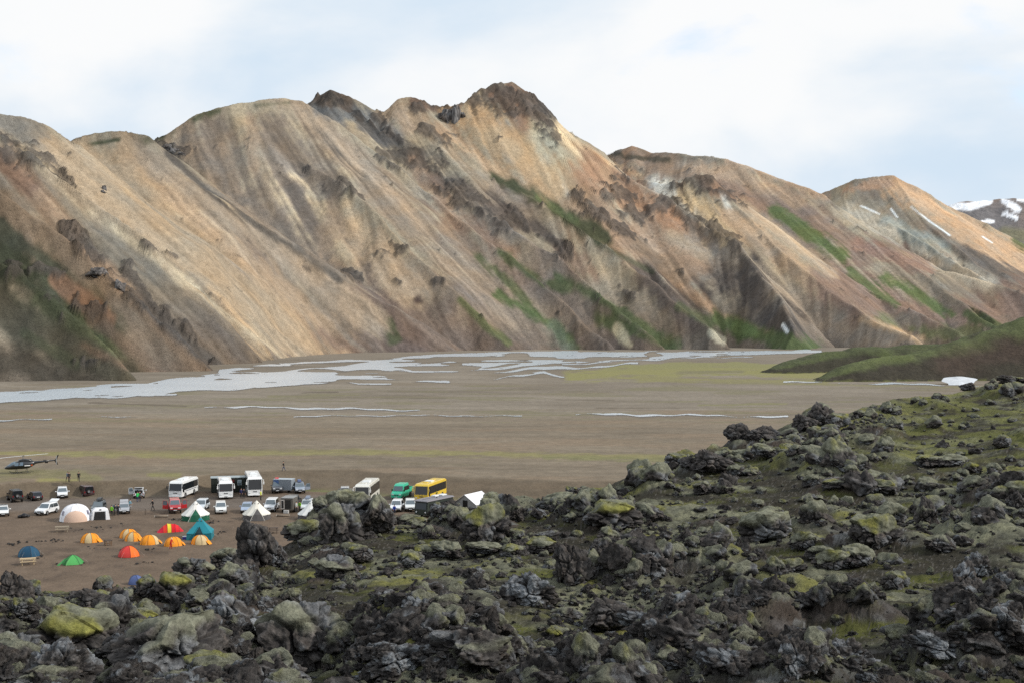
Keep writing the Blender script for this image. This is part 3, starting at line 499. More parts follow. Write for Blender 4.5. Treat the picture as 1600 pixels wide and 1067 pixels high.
# ------------------------------------------------------------------ lava field in front
COLS = [  # photo column, then (row, distance) from near to the crest of the lava
 (-200, [(1400, 22), (1100, 40), (1010, 60), (955, 85), (932, 105)]),
 (0,    [(1400, 22), (1100, 40), (1000, 62), (950, 88), (926, 108)]),
 (130,  [(1400, 22), (1100, 40), (1000, 62), (952, 90), (930, 108)]),
 (250,  [(1400, 22), (1100, 40), (985, 65), (945, 92), (920, 112)]),
 (340,  [(1400, 22), (1100, 40), (975, 68), (915, 100), (884, 120)]),
 (430,  [(1400, 22), (1100, 40), (965, 70), (895, 105), (856, 130)]),
 (520,  [(1400, 22), (1100, 40), (960, 70), (872, 108), (815, 140)]),
 (600,  [(1400, 22), (1100, 40), (960, 72), (880, 100), (845, 120), (824, 140)]),
 (700,  [(1400, 22), (1100, 40), (955, 72), (880, 100), (842, 122), (822, 145)]),
 (800,  [(1400, 22), (1100, 40), (950, 74), (860, 105), (808, 135), (796, 150)]),
 (900,  [(1400, 22), (1100, 40), (950, 75), (850, 110), (796, 140), (778, 155)]),
 (1050, [(1400, 22), (1100, 40), (950, 75), (850, 108), (775, 140), (728, 170)]),
 (1150, [(1400, 22), (1100, 39), (950, 74), (850, 106), (768, 140), (695, 185)]),
 (1280, [(1400, 22), (1100, 38), (950, 72), (850, 104), (760, 140), (700, 172), (652, 200)]),
 (1450, [(1400, 22), (1100, 37), (950, 70), (850, 100), (760, 140), (680, 185), (618, 228)]),
 (1600, [(1400, 22), (1100, 36), (950, 68), (850, 97), (750, 138), (660, 190), (594, 245)]),
 (1850, [(1400, 22), (1100, 35), (950, 66), (850, 95), (740, 138), (640, 195), (560, 260)]),
]
LR, LC = 570, 1120
tq = np.linspace(0, 1, LR); prof = []
for px, pr in COLS:
    yy = np.array([p[0] for p in pr], float); dd = np.array([p[1] for p in pr], float)
    wgt = np.concatenate([[0], np.cumsum(np.minimum(np.abs(np.diff(yy)), 160) + np.abs(np.diff(dd)) * 1.5)]); wgt /= wgt[-1]
    y_ = np.interp(tq, wgt, yy); d_ = np.interp(tq, wgt, dd); prof.append((d_, at(px + 0 * y_, y_, d_)[2]))
lpx = np.linspace(-330, 1930, LC); cpx = np.array([c[0] for c in COLS], float)
ci = np.clip(np.searchsorted(cpx, lpx) - 1, 0, len(cpx) - 2); cf = np.clip((lpx - cpx[ci]) / (cpx[ci + 1] - cpx[ci]), 0, 1); cf = cf * cf * (3 - 2 * cf)
PD = np.array([p[0] for p in prof]); PZ = np.array([p[1] for p in prof])
LD = (PD[ci] * (1 - cf)[:, None] + PD[ci + 1] * cf[:, None]).T; LZ = (PZ[ci] * (1 - cf)[:, None] + PZ[ci + 1] * cf[:, None]).T
# break over the edge down to the flat
ext = 46; e = np.linspace(0, 1, ext + 1)[1:, None]; crestd = LD[-1]; crestz = LZ[-1]
LD = np.vstack([LD, crestd + e * (3 + np.maximum(crestz, 4) * 1.1)]); LZ = np.vstack([LZ, crestz - (crestz + 4.5) * sstep(0, 1, e) ** 0.9])
LRT = LR + ext
LX = (lpx - HX) / F * LD
def lava_relief(X, Y):
    a = fbm2(X / 14, Y / 14, 3, 501) * 3.2; b = fbm2(X / 14, Y / 14, 3, 541) * 3.2
    f1, f2, i1 = worley2((X + a) / 9.5, (Y + b) / 11.0, 3)
    knob = (1 - sstep(0.10, 0.46, f1)) * np.where(i1 > .35, 0.6 + 2.6 * (i1 - .35), 0)
    a2 = fbm2(X / 3, Y / 3, 3, 601) * 1.0
    g1, g2, j1 = worley2((X + a2) / 3.4, (Y - a2) / 3.4, 13)
    mid = (1 - sstep(0.05, 0.55, g1)) * np.where(j1 > .3, .3 + 1.1 * (j1 - .3), 0) 
    return knob, mid, i1, j1
knob, mid, i1, j1 = lava_relief(LX, LD)
edge = np.concatenate([np.ones(LR), np.linspace(1, .2, ext)])[:, None]
und = fbm2(LX / 26, LD / 26, 3, 700)
rug = sstep(-0.35, 0.35, fbm2(LX / 30, LD / 38, 3, 711) + 0.25)             # rugged here, smooth moss there
smooth_r = sstep(1250, 1500, lpx)[None, :] * sstep(130, 175, LD)             # the right-hand shoulder is a mossy slope
rug = rug * (1 - .45 * smooth_r)
K = knob * (0.5 + .5 * rug) * (1 - .30 * smooth_r); Mi = mid * (.35 + .65 * rug)
low_edge = sstep(420, 300, lpx)[None, :] * sstep(80, 98, LD); K = K * (1 - .85 * low_edge); Mi = Mi * (1 - .6 * low_edge)          # the flow thins out by the tents
fine = ridged3(LX / 1.5, LD / 1.5, LZ / 1.5, 4, 800, .6) - .55
LZ2 = LZ + (und * .9 + blur(K, 2) * 1.35 + blur(Mi, 2) * .7) * edge + blur(fine, 1) * .30
P = np.stack([LX, LD, LZ2], -1).astype(np.float32)
def normals(P):
    du = np.gradient(P, axis=1); dv = np.gradient(P, axis=0); n = np.cross(du, dv); n /= np.linalg.norm(n, axis=-1, keepdims=True) + 1e-9
    return np.where(n[..., 2:3] < 0, -n, n)
nr = normals(P)
hgt = K * 1.15 + Mi * .85; conv = hgt - blur(hgt, 9)
nm = fbm2(LX / 7, LD / 7, 4, 900); nm2 = fbm2(LX / 1.6, LD / 1.6, 3, 930)
up = nr[..., 2]
moss = sstep(.55, .85, up + nm2 * .22 + conv * .15) * sstep(-.22, .22, nm + hgt * .34 - .16)
p1, p2, pid = worley3(P[..., 0] / .75, P[..., 1] / .75, P[..., 2] / .75, 40)
pil = (1 - p1) ** 1.0
b1, b2, bid = worley3(P[..., 0] / .95 + nm2, P[..., 1] / .95, P[..., 2] / .95, 60)
jag = np.clip(b2 - b1, 0, .6) * .55 + (bid - .5) * .30 + fbm3(P[..., 0] / .45, P[..., 1] / .45, P[..., 2] / .45, 4, 70, .7) * .34
disp = moss * (pil * .30 - .10) + (1 - moss) * jag * (.25 + .45 * np.clip(hgt, 0, 1))
P = P + nr * disp[..., None] * edge[..., None]
nr = normals(P); up = nr[..., 2]
# colour: dark clinker, pale grey moss, yellow moss, peaty hollows
def lava_colour(X, Y, up, hgt, moss, nm, nm2, bid, shoulder=0):
    C = np.zeros(X.shape + (3,)) + lin((60, 57, 55))
    C = mixc(C, (46, 45, 46), sstep(.4, .8, bid)); C = mixc(C, (88, 88, 88), sstep(.30, .05, bid) * .9); C = mixc(C, (76, 66, 58), sstep(.0, .5, -nm) * .7)
    C = mixc(C, (128, 130, 130), sstep(.07, .02, np.abs(bid - .5)) * .55)                     # lichen-grey faces
    return C
LCo = lava_colour(LX, LD, up, hgt, moss, nm, nm2, bid)
low = sstep(.55, .15, hgt + nm2 * .25) * sstep(.45, .75, up)
peat = fbm2(LX / 3.5, LD / 3.5, 4, 950)
spk = rng.random(LX.shape)
soil = mixc(mixc(np.zeros(LX.shape + (3,)) + lin((54, 51, 42)), (72, 73, 42), sstep(-.05, .4, peat)), (90, 92, 46), sstep(.22, .6, peat + nm * .3))
soil = np.where((spk > .93)[..., None], lin((98, 94, 88)), soil)
LCo = LCo * 1.15; LCo = LCo * (1 - low[..., None] * .9) + soil * low[..., None] * .9
yel = fbm2(LX / 4.5, LD / 4.5, 3, 970) + nm * .4
mosc = mixc(np.zeros(LX.shape + (3,)) + lin((106, 106, 90)), (124, 123, 101), sstep(-.2, .4, nm2)); mosc = mixc(mosc, (114, 112, 66), sstep(.2, .6, yel + smooth_r * .25)); mosc = mixc(mosc, (74, 74, 64), sstep(.42, .9, p1) * .9)
mv = np.clip(moss * sstep(.42, .7, up), 0, 1)
LCo = LCo * (1 - mv[..., None]) + mosc * mv[..., None]
grs = smooth_r * sstep(-.35, .3, peat + nm2 * .3) * .9; LCo = mixc(LCo, (96, 97, 56), grs); LCo = mixc(LCo, (116, 116, 74), smooth_r * sstep(.1, .5, nm + nm2 * .3) * .6)
M_LAVA = surf_mat('lava_rock', (1.7, 7.5, 26.0), (0.30, 0.09, 0.03), 0.34, 0.95, 0.08)
lava = link('lava_field', raw_mesh('lava_field', P, grid_quads(LRT, LC), colors=np.clip(LCo, .008, .9), mats=[M_LAVA]), kind='structure')
LPX, LPY = proj(P[..., 0], P[..., 1], P[..., 2])
def lava_point(px, py):                                  # visible lava point nearest a photo pixel
    c = int(np.clip(np.argmin(np.abs(lpx - px)), 2, LC - 3)); col = LPY[:, c]
    r = int(np.argmin(np.abs(col[:LR] - py))); p = P[r, c]; return float(p[0]), float(p[1]), float(p[2])

def ico(sub):
    bm = bmesh.new(); bmesh.ops.create_icosphere(bm, subdivisions=sub, radius=1)
    V = np.array([v.co[:] for v in bm.verts], np.float32); T = np.array([[v.index for v in f.verts] for f in bm.faces], np.int32); bm.free(); return V, T
ICO = {s: ico(s) for s in (1, 2, 3, 4, 5, 6)}
def rock_mesh(name, seed, sub=5, kind='crag', stretch=(1, 1, 1), yellow=.3, tone=1.0):
    """broken lava block: a lump cut by rough planes, cracked and pitted, with moss cushions on its top"""
    V, T = ICO[sub]; r = np.random.default_rng(seed); o = r.random(3) * 50; n = V.astype(np.float64)
    q = n * 1.1 + o; rad = 1 + .55 * fbm3(q[:, 0], q[:, 1], q[:, 2], 2, seed)
    v = n * rad[:, None]
    # rough planes shave the lump into faces
    for i in range(26):
        a = r.normal(size=3); a /= np.linalg.norm(a); off = r.uniform(.45, .95); d = v @ a - off
        wob = .10 * fbm3(v[:, 0] * 2.2 + i, v[:, 1] * 2.2, v[:, 2] * 2.2, 2, seed + i)
        v = v - a * np.maximum(d + wob, 0)[:, None] * .88
    k1 = 1.9; w1_, w2_, wi = worley3(v[:, 0] * k1 + o[0], v[:, 1] * k1, v[:, 2] * k1 + o[2], seed + 5)
    fl = fbm3(v[:, 0] * 3.2, v[:, 1] * 3.2, v[:, 2] * 3.2, 5, seed + 20, .6)
    rg = ridged3(v[:, 0] * 2.1 + 3, v[:, 1] * 2.1, v[:, 2] * 2.1, 4, seed + 25, .55) - .55
    nrm = v / (np.linalg.norm(v, axis=1, keepdims=True) + 1e-6)
    mossy = {'moss': 1.0, 'crag': .6, 'bare': .0, 'grey': .0}[kind]
    up_ = nrm[:, 2] * .6 + n[:, 2] * .4
    topm = np.clip(sstep(.30, .62, up_ + fbm3(v[:, 0] * 1.7, v[:, 1] * 1.7, v[:, 2] * 1.7, 3, seed + 30) * .55) * (1 if mossy > .8 else sstep(.2, .4, fbm3(v[:, 0] + 9, v[:, 1], v[:, 2], 2, seed + 33) + .3)) * (mossy > 0), 0, 1)
    jag_ = (wi - .5) * .22 - .16 * sstep(.12, .0, w2_ - w1_) + fl * .16 + rg * .16
    f9 = fbm3(v[:, 0] * 13, v[:, 1] * 13, v[:, 2] * 13, 3, seed + 71, .65); jag_ = jag_ + f9 * .075
    p1_, p2_, _ = worley3(v[:, 0] * 3.0 + fl * .4, v[:, 1] * 3.0, v[:, 2] * 3.0, seed + 40)
    v = v + nrm * ((1 - topm) * jag_ + topm * (np.sqrt(np.maximum(1 - p1_, 0)) * .20 - .04 + (wi - .5) * .12))[:, None]
    v[:, 2] = np.where(v[:, 2] < -.35, -.35 + (v[:, 2] + .35) * .4, v[:, 2])
    C = np.zeros((len(v), 3)) + lin((66, 63, 61)); C = mixc(C, (44, 42, 42), sstep(.0, .35, -fl)); C = mixc(C, (84, 76, 70), sstep(.1, .4, fl) * .6)
    C = mixc(C, (104, 98, 94), sstep(.15, .5, f9) * .55); C = mixc(C, (34, 32, 32), sstep(.15, .5, -f9) * .55)
    gl = fbm3(v[:, 0] * 1.4 + 7, v[:, 1] * 1.4, v[:, 2] * 1.4, 3, seed + 61)
    C = mixc(C, (118, 121, 124), sstep(.0, .35, gl + fl * .6) * {'grey': .9, 'crag': .5, 'moss': .5, 'bare': .22}[kind])
    C = mixc(C, (36, 34, 34), sstep(.10, .0, w2_ - w1_) * .7)
    mc = mixc(np.zeros((len(v), 3)) + lin((118, 118, 102)), (120, 118, 64), sstep(.1, .6, fbm3(v[:, 0] * 1.5, v[:, 1] * 1.5, v[:, 2], 3, seed + 50) + yellow * 1.4 - .45)); mc = mixc(mc, (74, 74, 62), sstep(.45, .9, p1_) * .8)
    tm = topm[:, None]; C = (C * 1.22 * (1 - tm) + mc * tm) * tone
    v = v * np.array(stretch)
    return raw_mesh(name, v, tris=T, colors=np.clip(C, .008, .9), mats=[M_ROCK])
M_ROCK = surf_mat('lava_boulder', (2.2, 9.0, 28.0), (0.22, 0.07, 0.03), 0.34, 0.95, 0.08)
SEEDS = {'crag': (11, 12, 13, 14), 'moss': (21, 22, 23, 24), 'bare': (31, 32), 'grey': (41, 42)}
BIG = {k: [rock_mesh('lava_rock', s, 6, k, (1, 1, 1), y) for s, y in zip(v, (.2, .5, .0, .3))] for k, v in SEEDS.items()}
SMALL = {k: [rock_mesh('lava_rock', s + 200, 4, k, (1, 1, 1), .25) for s in v] for k, v in SEEDS.items()}
random.seed(8)
def put_rock(px, base, w, h, kind, idx, rot=None, lib=BIG, sink=.42, deep=1.0):
    x, y, z = lava_point(px, base); s = y / F
    if lib is BIG and y < 80 and w > 55: w *= 1.3; h *= 1.25
    n = max(1, int(round(w / (h * 1.5)))); lib_ = lib[kind]
    for i in range(n):                                   # a low wide outcrop is a row of blocks
        o = link('lava_rock', lib_[(idx + i) % len(lib_)], lava); wi_ = w / n * (1.25 if n > 1 else 1) * (random.uniform(.8, 1.2) if n > 1 else 1); hi_ = h * (random.uniform(.75, 1.1) if n > 1 else 1)
        o.scale = (wi_ * s * .55, wi_ * s * .55 * deep, hi_ * s * .60); o.location = (x + (i - (n - 1) / 2) * w / n * s, y + w * s * .2 + (random.uniform(-.3, .3) * w * s if n > 1 else 0), z + hi_ * s * .60 * sink)
        o.rotation_euler = (random.uniform(-.15, .15), random.uniform(-.15, .15), random.uniform(0, 6.28) if rot is None else rot)
for a in [  # photo column, row of the foot, width, height in photo pixels, kind
 (14, 945, 66, 70, 'bare', 0), (40, 935, 40, 40, 'crag', 1), (262, 945, 90, 66, 'moss', 1), (226, 934, 50, 46, 'crag', 1), (298, 905, 84, 46, 'crag', 3), (395, 888, 74, 84, 'bare', 1), (425, 885, 46, 40, 'grey', 0), (345, 885, 60, 34, 'moss', 0), (365, 860, 50, 22, 'moss', 3),
 (525, 848, 92, 92, 'crag', 3), (545, 815, 76, 62, 'moss', 0), (585, 830, 60, 70, 'crag', 2), (505, 800, 36, 34, 'moss', 2), (470, 842, 70, 40, 'moss', 3), (560, 880, 60, 40, 'crag', 1), (520, 905, 90, 50, 'crag', 3),
 (762, 850, 82, 84, 'moss', 1), (800, 815, 54, 52, 'crag', 0), (682, 868, 80, 30, 'moss', 1), (778, 870, 92, 30, 'moss', 2), (845, 865, 60, 34, 'moss', 1), (893, 912, 74, 92, 'bare', 0), (940, 880, 60, 50, 'grey', 1), (640, 885, 60, 36, 'crag', 1), (668, 822, 72, 26, 'moss', 3), (712, 818, 46, 20, 'crag', 1), (738, 818, 34, 22, 'crag', 2), (772, 812, 56, 48, 'moss', 0), (640, 822, 50, 24, 'moss', 2), (605, 815, 44, 30, 'crag', 0),
 (870, 795, 60, 30, 'moss', 0), (955, 822, 110, 56, 'moss', 1), (1010, 815, 60, 36, 'crag', 2), (930, 780, 50, 24, 'moss', 3), (905, 770, 40, 16, 'crag', 1),
 (705, 1005, 84, 62, 'bare', 1), (740, 1045, 110, 60, 'crag', 0), (610, 1010, 90, 54, 'crag', 3), (250, 1055, 150, 84, 'crag', 2), (460, 1050, 150, 120, 'crag', 3), (455, 985, 60, 30, 'moss', 1), (95, 1030, 130, 84, 'moss', 1), (130, 948, 60, 34, 'bare', 0), (168, 945, 70, 26, 'moss', 3), (950, 985, 80, 50, 'bare', 0), (825, 945, 70, 46, 'grey', 0),
 (1258, 672, 46, 36, 'bare', 0), (1285, 664, 50, 40, 'bare', 1), (1310, 668, 44, 34, 'crag', 1), (1240, 690, 50, 26, 'crag', 2), (1180, 692, 84, 30, 'bare', 1), (1110, 738, 76, 46, 'bare', 0), (1060, 726, 44, 26, 'crag', 1), (1150, 720, 66, 24, 'moss', 3), (1215, 712, 70, 26, 'moss', 0), (1160, 742, 50, 20, 'moss', 2),
 (1195, 846, 100, 60, 'moss', 0), (1260, 858, 50, 34, 'moss', 3), (1375, 850, 84, 66, 'moss', 1), (1400, 820, 60, 44, 'moss', 2), (1452, 822, 42, 56, 'crag', 0), (1330, 890, 90, 40, 'moss', 3), (1290, 875, 54, 26, 'moss', 2), (1475, 860, 50, 30, 'crag', 2), (1120, 775, 70, 30, 'crag', 3),
 (1535, 902, 50, 44, 'grey', 0), (1530, 958, 60, 54, 'grey', 1), (1575, 930, 50, 40, 'grey', 0), (1250, 1060, 56, 60, 'grey', 1), (1330, 1045, 70, 40, 'grey', 0), (1480, 1030, 80, 44, 'grey', 1), (1580, 1010, 70, 54, 'grey', 0), (1570, 700, 40, 30, 'crag', 1), (1590, 800, 40, 34, 'bare', 1),
 (1515, 606, 26, 18, 'bare', 0), (1468, 626, 20, 14, 'bare', 1), (1580, 596, 50, 14, 'crag', 0), (1380, 770, 60, 30, 'moss', 1), (1480, 730, 80, 24, 'moss', 3), (1330, 730, 70, 24, 'moss', 0), (1290, 760, 60, 22, 'moss', 2), (1540, 740, 60, 22, 'moss', 1),
]: put_rock(*a)
for i in range(165):                                    # loose blocks all over the flow
    px = random.uniform(-60, 1660); r = random.betavariate(1.1, 1.5); c = int(np.argmin(np.abs(lpx - px))); row = int(LR * (.22 + .75 * (1 - r)))
    if px < 340 and row > .84 * LR: row = int(.7 * LR)
    py = float(LPY[row, c]); d = float(P[row, c, 1]); w = random.uniform(.7, 2.2) * F / d * (1.4 if random.random() < .15 else 1)
    k = random.choice(['crag', 'crag', 'moss', 'moss', 'grey', 'bare'] if px < 1150 or d < 120 else ['moss', 'moss', 'moss', 'crag'])
    put_rock(px, py, w, w * random.uniform(.45, .9), k, random.randrange(4), lib=BIG if w > 45 else SMALL, sink=.2)
# broken blocks without number: one mass of rubble
nS = 29000; rr = np.random.default_rng(77)
ri = (LR * (.10 + .885 * rr.random(nS * 3) ** .95)).astype(int); cix = rr.integers(4, LC - 4, nS * 3)
dens = np.clip(.13 + 1.15 * rug[ri, cix] * sstep(-.12, .28, nm[ri, cix] + .35 * hgt[ri, cix]), 0, 1) * (1 - .30 * smooth_r[ri, cix])
ok = rr.random(nS * 3) < dens; ri = ri[ok][:nS]; cix = cix[ok][:nS]; base = P[ri, cix].copy(); nS = len(ri)
size = (.06 + .80 * rr.random(nS) ** 4.2) * np.clip(base[:, 1] / 75, .75, 1.9) * (.5 + 1.0 * np.clip(hgt[ri, cix], 0, 1)); size = np.where(LPY[ri, cix] < LPY[LR - 1, cix] + 8, size * .6, size)
base[:, 2] += size * .12
scl = size[:, None] * np.stack([.8 + .5 * rr.random(nS), .8 + .5 * rr.random(nS), .6 + .6 * rr.random(nS)], 1)
rot = np.stack([(rr.random(nS) - .5) * .5, (rr.random(nS) - .5) * .5, rr.random(nS) * 6.28], 1)
far_moss = .15 + .28 * sstep(55, 110, base[:, 1]) + .35 * sstep(1000, 1400, lpx[cix]) * sstep(90, 150, base[:, 1])
idx = np.where(rr.random(nS) < far_moss, rr.integers(0, 4, nS), rr.integers(4, 12, nS)).astype(np.int32)
lib = bpy.data.collections.new('rubble_blocks')
for i in range(12):
    o = bpy.data.objects.new('rubble_block_%02d' % i, rock_mesh('rubble_block', 700 + i, 4 if i % 3 else 5, 'moss' if i < 4 else ('crag', 'bare', 'grey', 'bare')[i % 4], (1, 1, 1), .25)); lib.objects.link(o)
pm_ = bpy.data.meshes.new('lava_rubble'); pm_.vertices.add(nS); pm_.vertices.foreach_set('co', base.astype(np.float32).ravel())
for nme, typ, dat, key in (('scl', 'FLOAT_VECTOR', scl, 'vector'), ('rot', 'FLOAT_VECTOR', rot, 'vector'), ('idx', 'INT', idx, 'value')):
    at__ = pm_.attributes.new(nme, typ, 'POINT'); at__.data.foreach_set(key, (dat.astype(np.float32) if typ != 'INT' else dat).ravel())
gt = bpy.data.node_groups.new('scatter_blocks', 'GeometryNodeTree'); gt.interface.new_socket('Geometry', in_out='INPUT', socket_type='NodeSocketGeometry'); gt.interface.new_socket('Geometry', in_out='OUTPUT', socket_type='NodeSocketGeometry')
gi = gt.nodes.new('NodeGroupInput'); go = gt.nodes.new('NodeGroupOutput'); ip = gt.nodes.new('GeometryNodeInstanceOnPoints'); cinf = gt.nodes.new('GeometryNodeCollectionInfo'); cinf.inputs['Collection'].default_value = lib; cinf.inputs['Separate Children'].default_value = True; cinf.inputs['Reset Children'].default_value = True
ip.inputs['Pick Instance'].default_value = True
for nme, typ, sock in (('scl', 'FLOAT_VECTOR', 'Scale'), ('rot', 'FLOAT_VECTOR', 'Rotation'), ('idx', 'INT', 'Instance Index')):
    na_ = gt.nodes.new('GeometryNodeInputNamedAttribute'); na_.data_type = typ; na_.inputs['Name'].default_value = nme; gt.links.new(na_.outputs['Attribute'], ip.inputs[sock])
gt.links.new(gi.outputs[0], ip.inputs['Points']); gt.links.new(cinf.outputs[0], ip.inputs['Instance']); gt.links.new(ip.outputs[0], go.inputs[0])
rub = link('lava_rubble', pm_, lava, kind='stuff'); rub.modifiers.new('blocks', 'NODES').node_group = gt
# ------------------------------------------------------------------ builders for the camp
MATS = {}
def flat(name, rgb, rough=.6, spec=.4, coat=0, metal=0, dirt=.18, scale=3.0, bump=0.0):
    if name in MATS: return MATS[name]
    m, nn, ll, b = mat_new(name); tc = nd(nn, ll, 'ShaderNodeTexCoord')
    n = nd(nn, ll, 'ShaderNodeTexNoise', {'Vector': tc.outputs['Object'], 'Scale': scale, 'Detail': 5.0, 'Roughness': .6})
    c = lin(rgb); d = lin((118, 104, 90))
    mr = nd(nn, ll, 'ShaderNodeMapRange', {0: n.outputs['Fac'], 1: .35, 2: .8, 3: 0.0, 4: dirt})
    mx_ = nd(nn, ll, 'ShaderNodeMix', {0: mr.outputs[0], 6: (*c, 1), 7: (*(d * .5 + c * .5), 1)}, data_type='RGBA'); ll.new(mx_.outputs[2], b.inputs['Base Color'])
    b.inputs['Roughness'].default_value = rough; b.inputs['Specular IOR Level'].default_value = spec; b.inputs['Coat Weight'].default_value = coat; b.inputs['Metallic'].default_value = metal
    if bump:
        bp = nd(nn, ll, 'ShaderNodeBump', {'Height': n.outputs['Fac'], 'Strength': .6, 'Distance': bump}); ll.new(bp.outputs[0], b.inputs['Normal'])
    MATS[name] = m; return m
def cloth(name, rgb):                                       # tent fabric: thin, lets some light through
    if name in MATS: return MATS[name]
    m = flat(name, rgb, .75, .25, dirt=.12, scale=1.6, bump=.05); b = m.node_tree.nodes['Principled BSDF']
    return m
GLASS = flat('dark_glass', (26, 30, 34), .08, .6, dirt=.05); BLACKP = flat('black_plastic', (24, 24, 25), .5); TYRE = flat('tyre_rubber', (22, 22, 22), .85, dirt=.4); RIM = flat('grey_rim', (150, 152, 155), .35, metal=.6)
LENS = flat('clear_lens', (215, 218, 220), .15, .6, dirt=.05); REDL = flat('red_lens', (120, 14, 14), .25, dirt=.05); PLATE = flat('number_plate', (210, 212, 214), .5, dirt=.1); WINDS = flat('windscreen_glass', (92, 104, 112), .07, .8, dirt=.15)
WOOD = flat('weathered_wood', (150, 138, 118), .85, dirt=.4, scale=6); DWOOD = flat('dark_wood', (70, 58, 50), .85, dirt=.3); GREYM = flat('grey_metal', (120, 122, 124), .45, metal=.3)
class MB:
    def __init__(s): s.bm = bmesh.new()
    def poly(s, pts):
        vs = [s.bm.verts.new(p) for p in pts]; s.bm.faces.new(vs); return s
    def box(s, c, d, bev=0.0):
        r = bmesh.ops.create_cube(s.bm, size=1.0); vs = r['verts']
        for v in vs: v.co = Vector((c[0] + v.co.x * d[0], c[1] + v.co.y * d[1], c[2] + v.co.z * d[2]))
        if bev: bmesh.ops.bevel(s.bm, geom=list({e for v in vs for e in v.link_edges}), offset=bev, segments=2, affect='EDGES', profile=.6)
        return s
    def prof(s, pts, bev=0.0):                              # side outline (x, z, half width) swept across
        n = len(pts); a = [s.bm.verts.new((x, -w, z)) for x, z, w in pts]; b = [s.bm.verts.new((x, w, z)) for x, z, w in pts]
        fs = [s.bm.faces.new(a), s.bm.faces.new(b[::-1])]
        for i in range(n):
            j = (i + 1) % n; fs.append(s.bm.faces.new((a[j], a[i], b[i], b[j])))
        if bev:
            es = list({e for f in fs for e in f.edges}); bmesh.ops.bevel(s.bm, geom=es, offset=bev, segments=2, affect='EDGES', profile=.6, clamp_overlap=True)
        return s
    def tube(s, p0, p1, r, n=8, r1=None):
        p0 = Vector(p0); p1 = Vector(p1); d = p1 - p0; q = d.to_track_quat('Z', 'Y'); r1 = r if r1 is None else r1
        A = [s.bm.verts.new(p0 + q @ Vector((math.cos(t) * r, math.sin(t) * r, 0))) for t in [2 * math.pi * k / n for k in range(n)]]
        B_ = [s.bm.verts.new(p1 + q @ Vector((math.cos(t) * r1, math.sin(t) * r1, 0))) for t in [2 * math.pi * k / n for k in range(n)]]
        for i in range(n): s.bm.faces.new((A[i], A[(i + 1) % n], B_[(i + 1) % n], B_[i]))
        s.bm.faces.new(A[::-1]); s.bm.faces.new(B_); return s
    def path(s, pts, r, n=6):
        for i in range(len(pts) - 1): s.tube(pts[i], pts[i + 1], r, n)
        return s
    def loft(s, rings, cap=True):
        R = [[s.bm.verts.new(p) for p in r] for r in rings]; n = len(R[0])
        for a, b in zip(R[:-1], R[1:]):
            for i in range(n): s.bm.faces.new((a[i], a[(i + 1) % n], b[(i + 1) % n], b[i]))
        if cap: s.bm.faces.new(R[0][::-1]); s.bm.faces.new(R[-1])
        return s
    def sheet(s, rows):
        R = [[s.bm.verts.new(p) for p in r] for r in rows]
        for a, b in zip(R[:-1], R[1:]):
            for i in range(len(a) - 1): s.bm.faces.new((a[i], a[i + 1], b[i + 1], b[i]))
        return s
    def mesh(s, name, mat, smooth=False, thick=0):
        if thick:                                           # give a single pane its thickness
            for f in list(s.bm.faces):
                f.normal_update(); nv = [s.bm.verts.new(v.co + f.normal * thick) for v in f.verts]; ov = list(f.verts); n = len(ov); s.bm.faces.new(nv)
                for i in range(n): s.bm.faces.new((ov[i], ov[(i + 1) % n], nv[(i + 1) % n], nv[i]))
        bmesh.ops.recalc_face_normals(s.bm, faces=s.bm.faces); me = bpy.data.meshes.new(name); s.bm.to_mesh(me); s.bm.free(); me.materials.append(mat)
        if smooth: me.polygons.foreach_set('use_smooth', [True] * len(me.polygons))
        return me
    def part(s, name, mat, parent, smooth=False, thick=0, label=None):
        o = link(name, s.mesh(name, mat, smooth, thick), parent)
        if label: o['label'] = label
        return o
def thing(name, loc, rz, label, cat, group=None):
    o = bpy.data.objects.new(name, None); COL.objects.link(o); o.empty_display_size = .3
    o.location = loc; o.rotation_euler = (0, 0, rz); o['label'] = label; o['category'] = cat
    if group: o['group'] = group
    return o
def spot(px, py, z0=None):
    if z0 is None: z0 = CAMP
    return ground(px, py, z0)
def face_cam(loc, rel=0.0): return math.atan2(-loc[1], -loc[0]) + rel
def wheel(t, x, y, r=.36, w=.24, name='wheel'):
    o = MB().tube((x, y - w / 2, r), (x, y + w / 2, r), r, 16).part(name, TYRE, t, True)
    s = 1 if y > 0 else -1
    MB().tube((x, y + s * (w / 2 - .02), r), (x, y + s * (w / 2 + .015), r), r * .62, 12).part('rim', RIM, o)

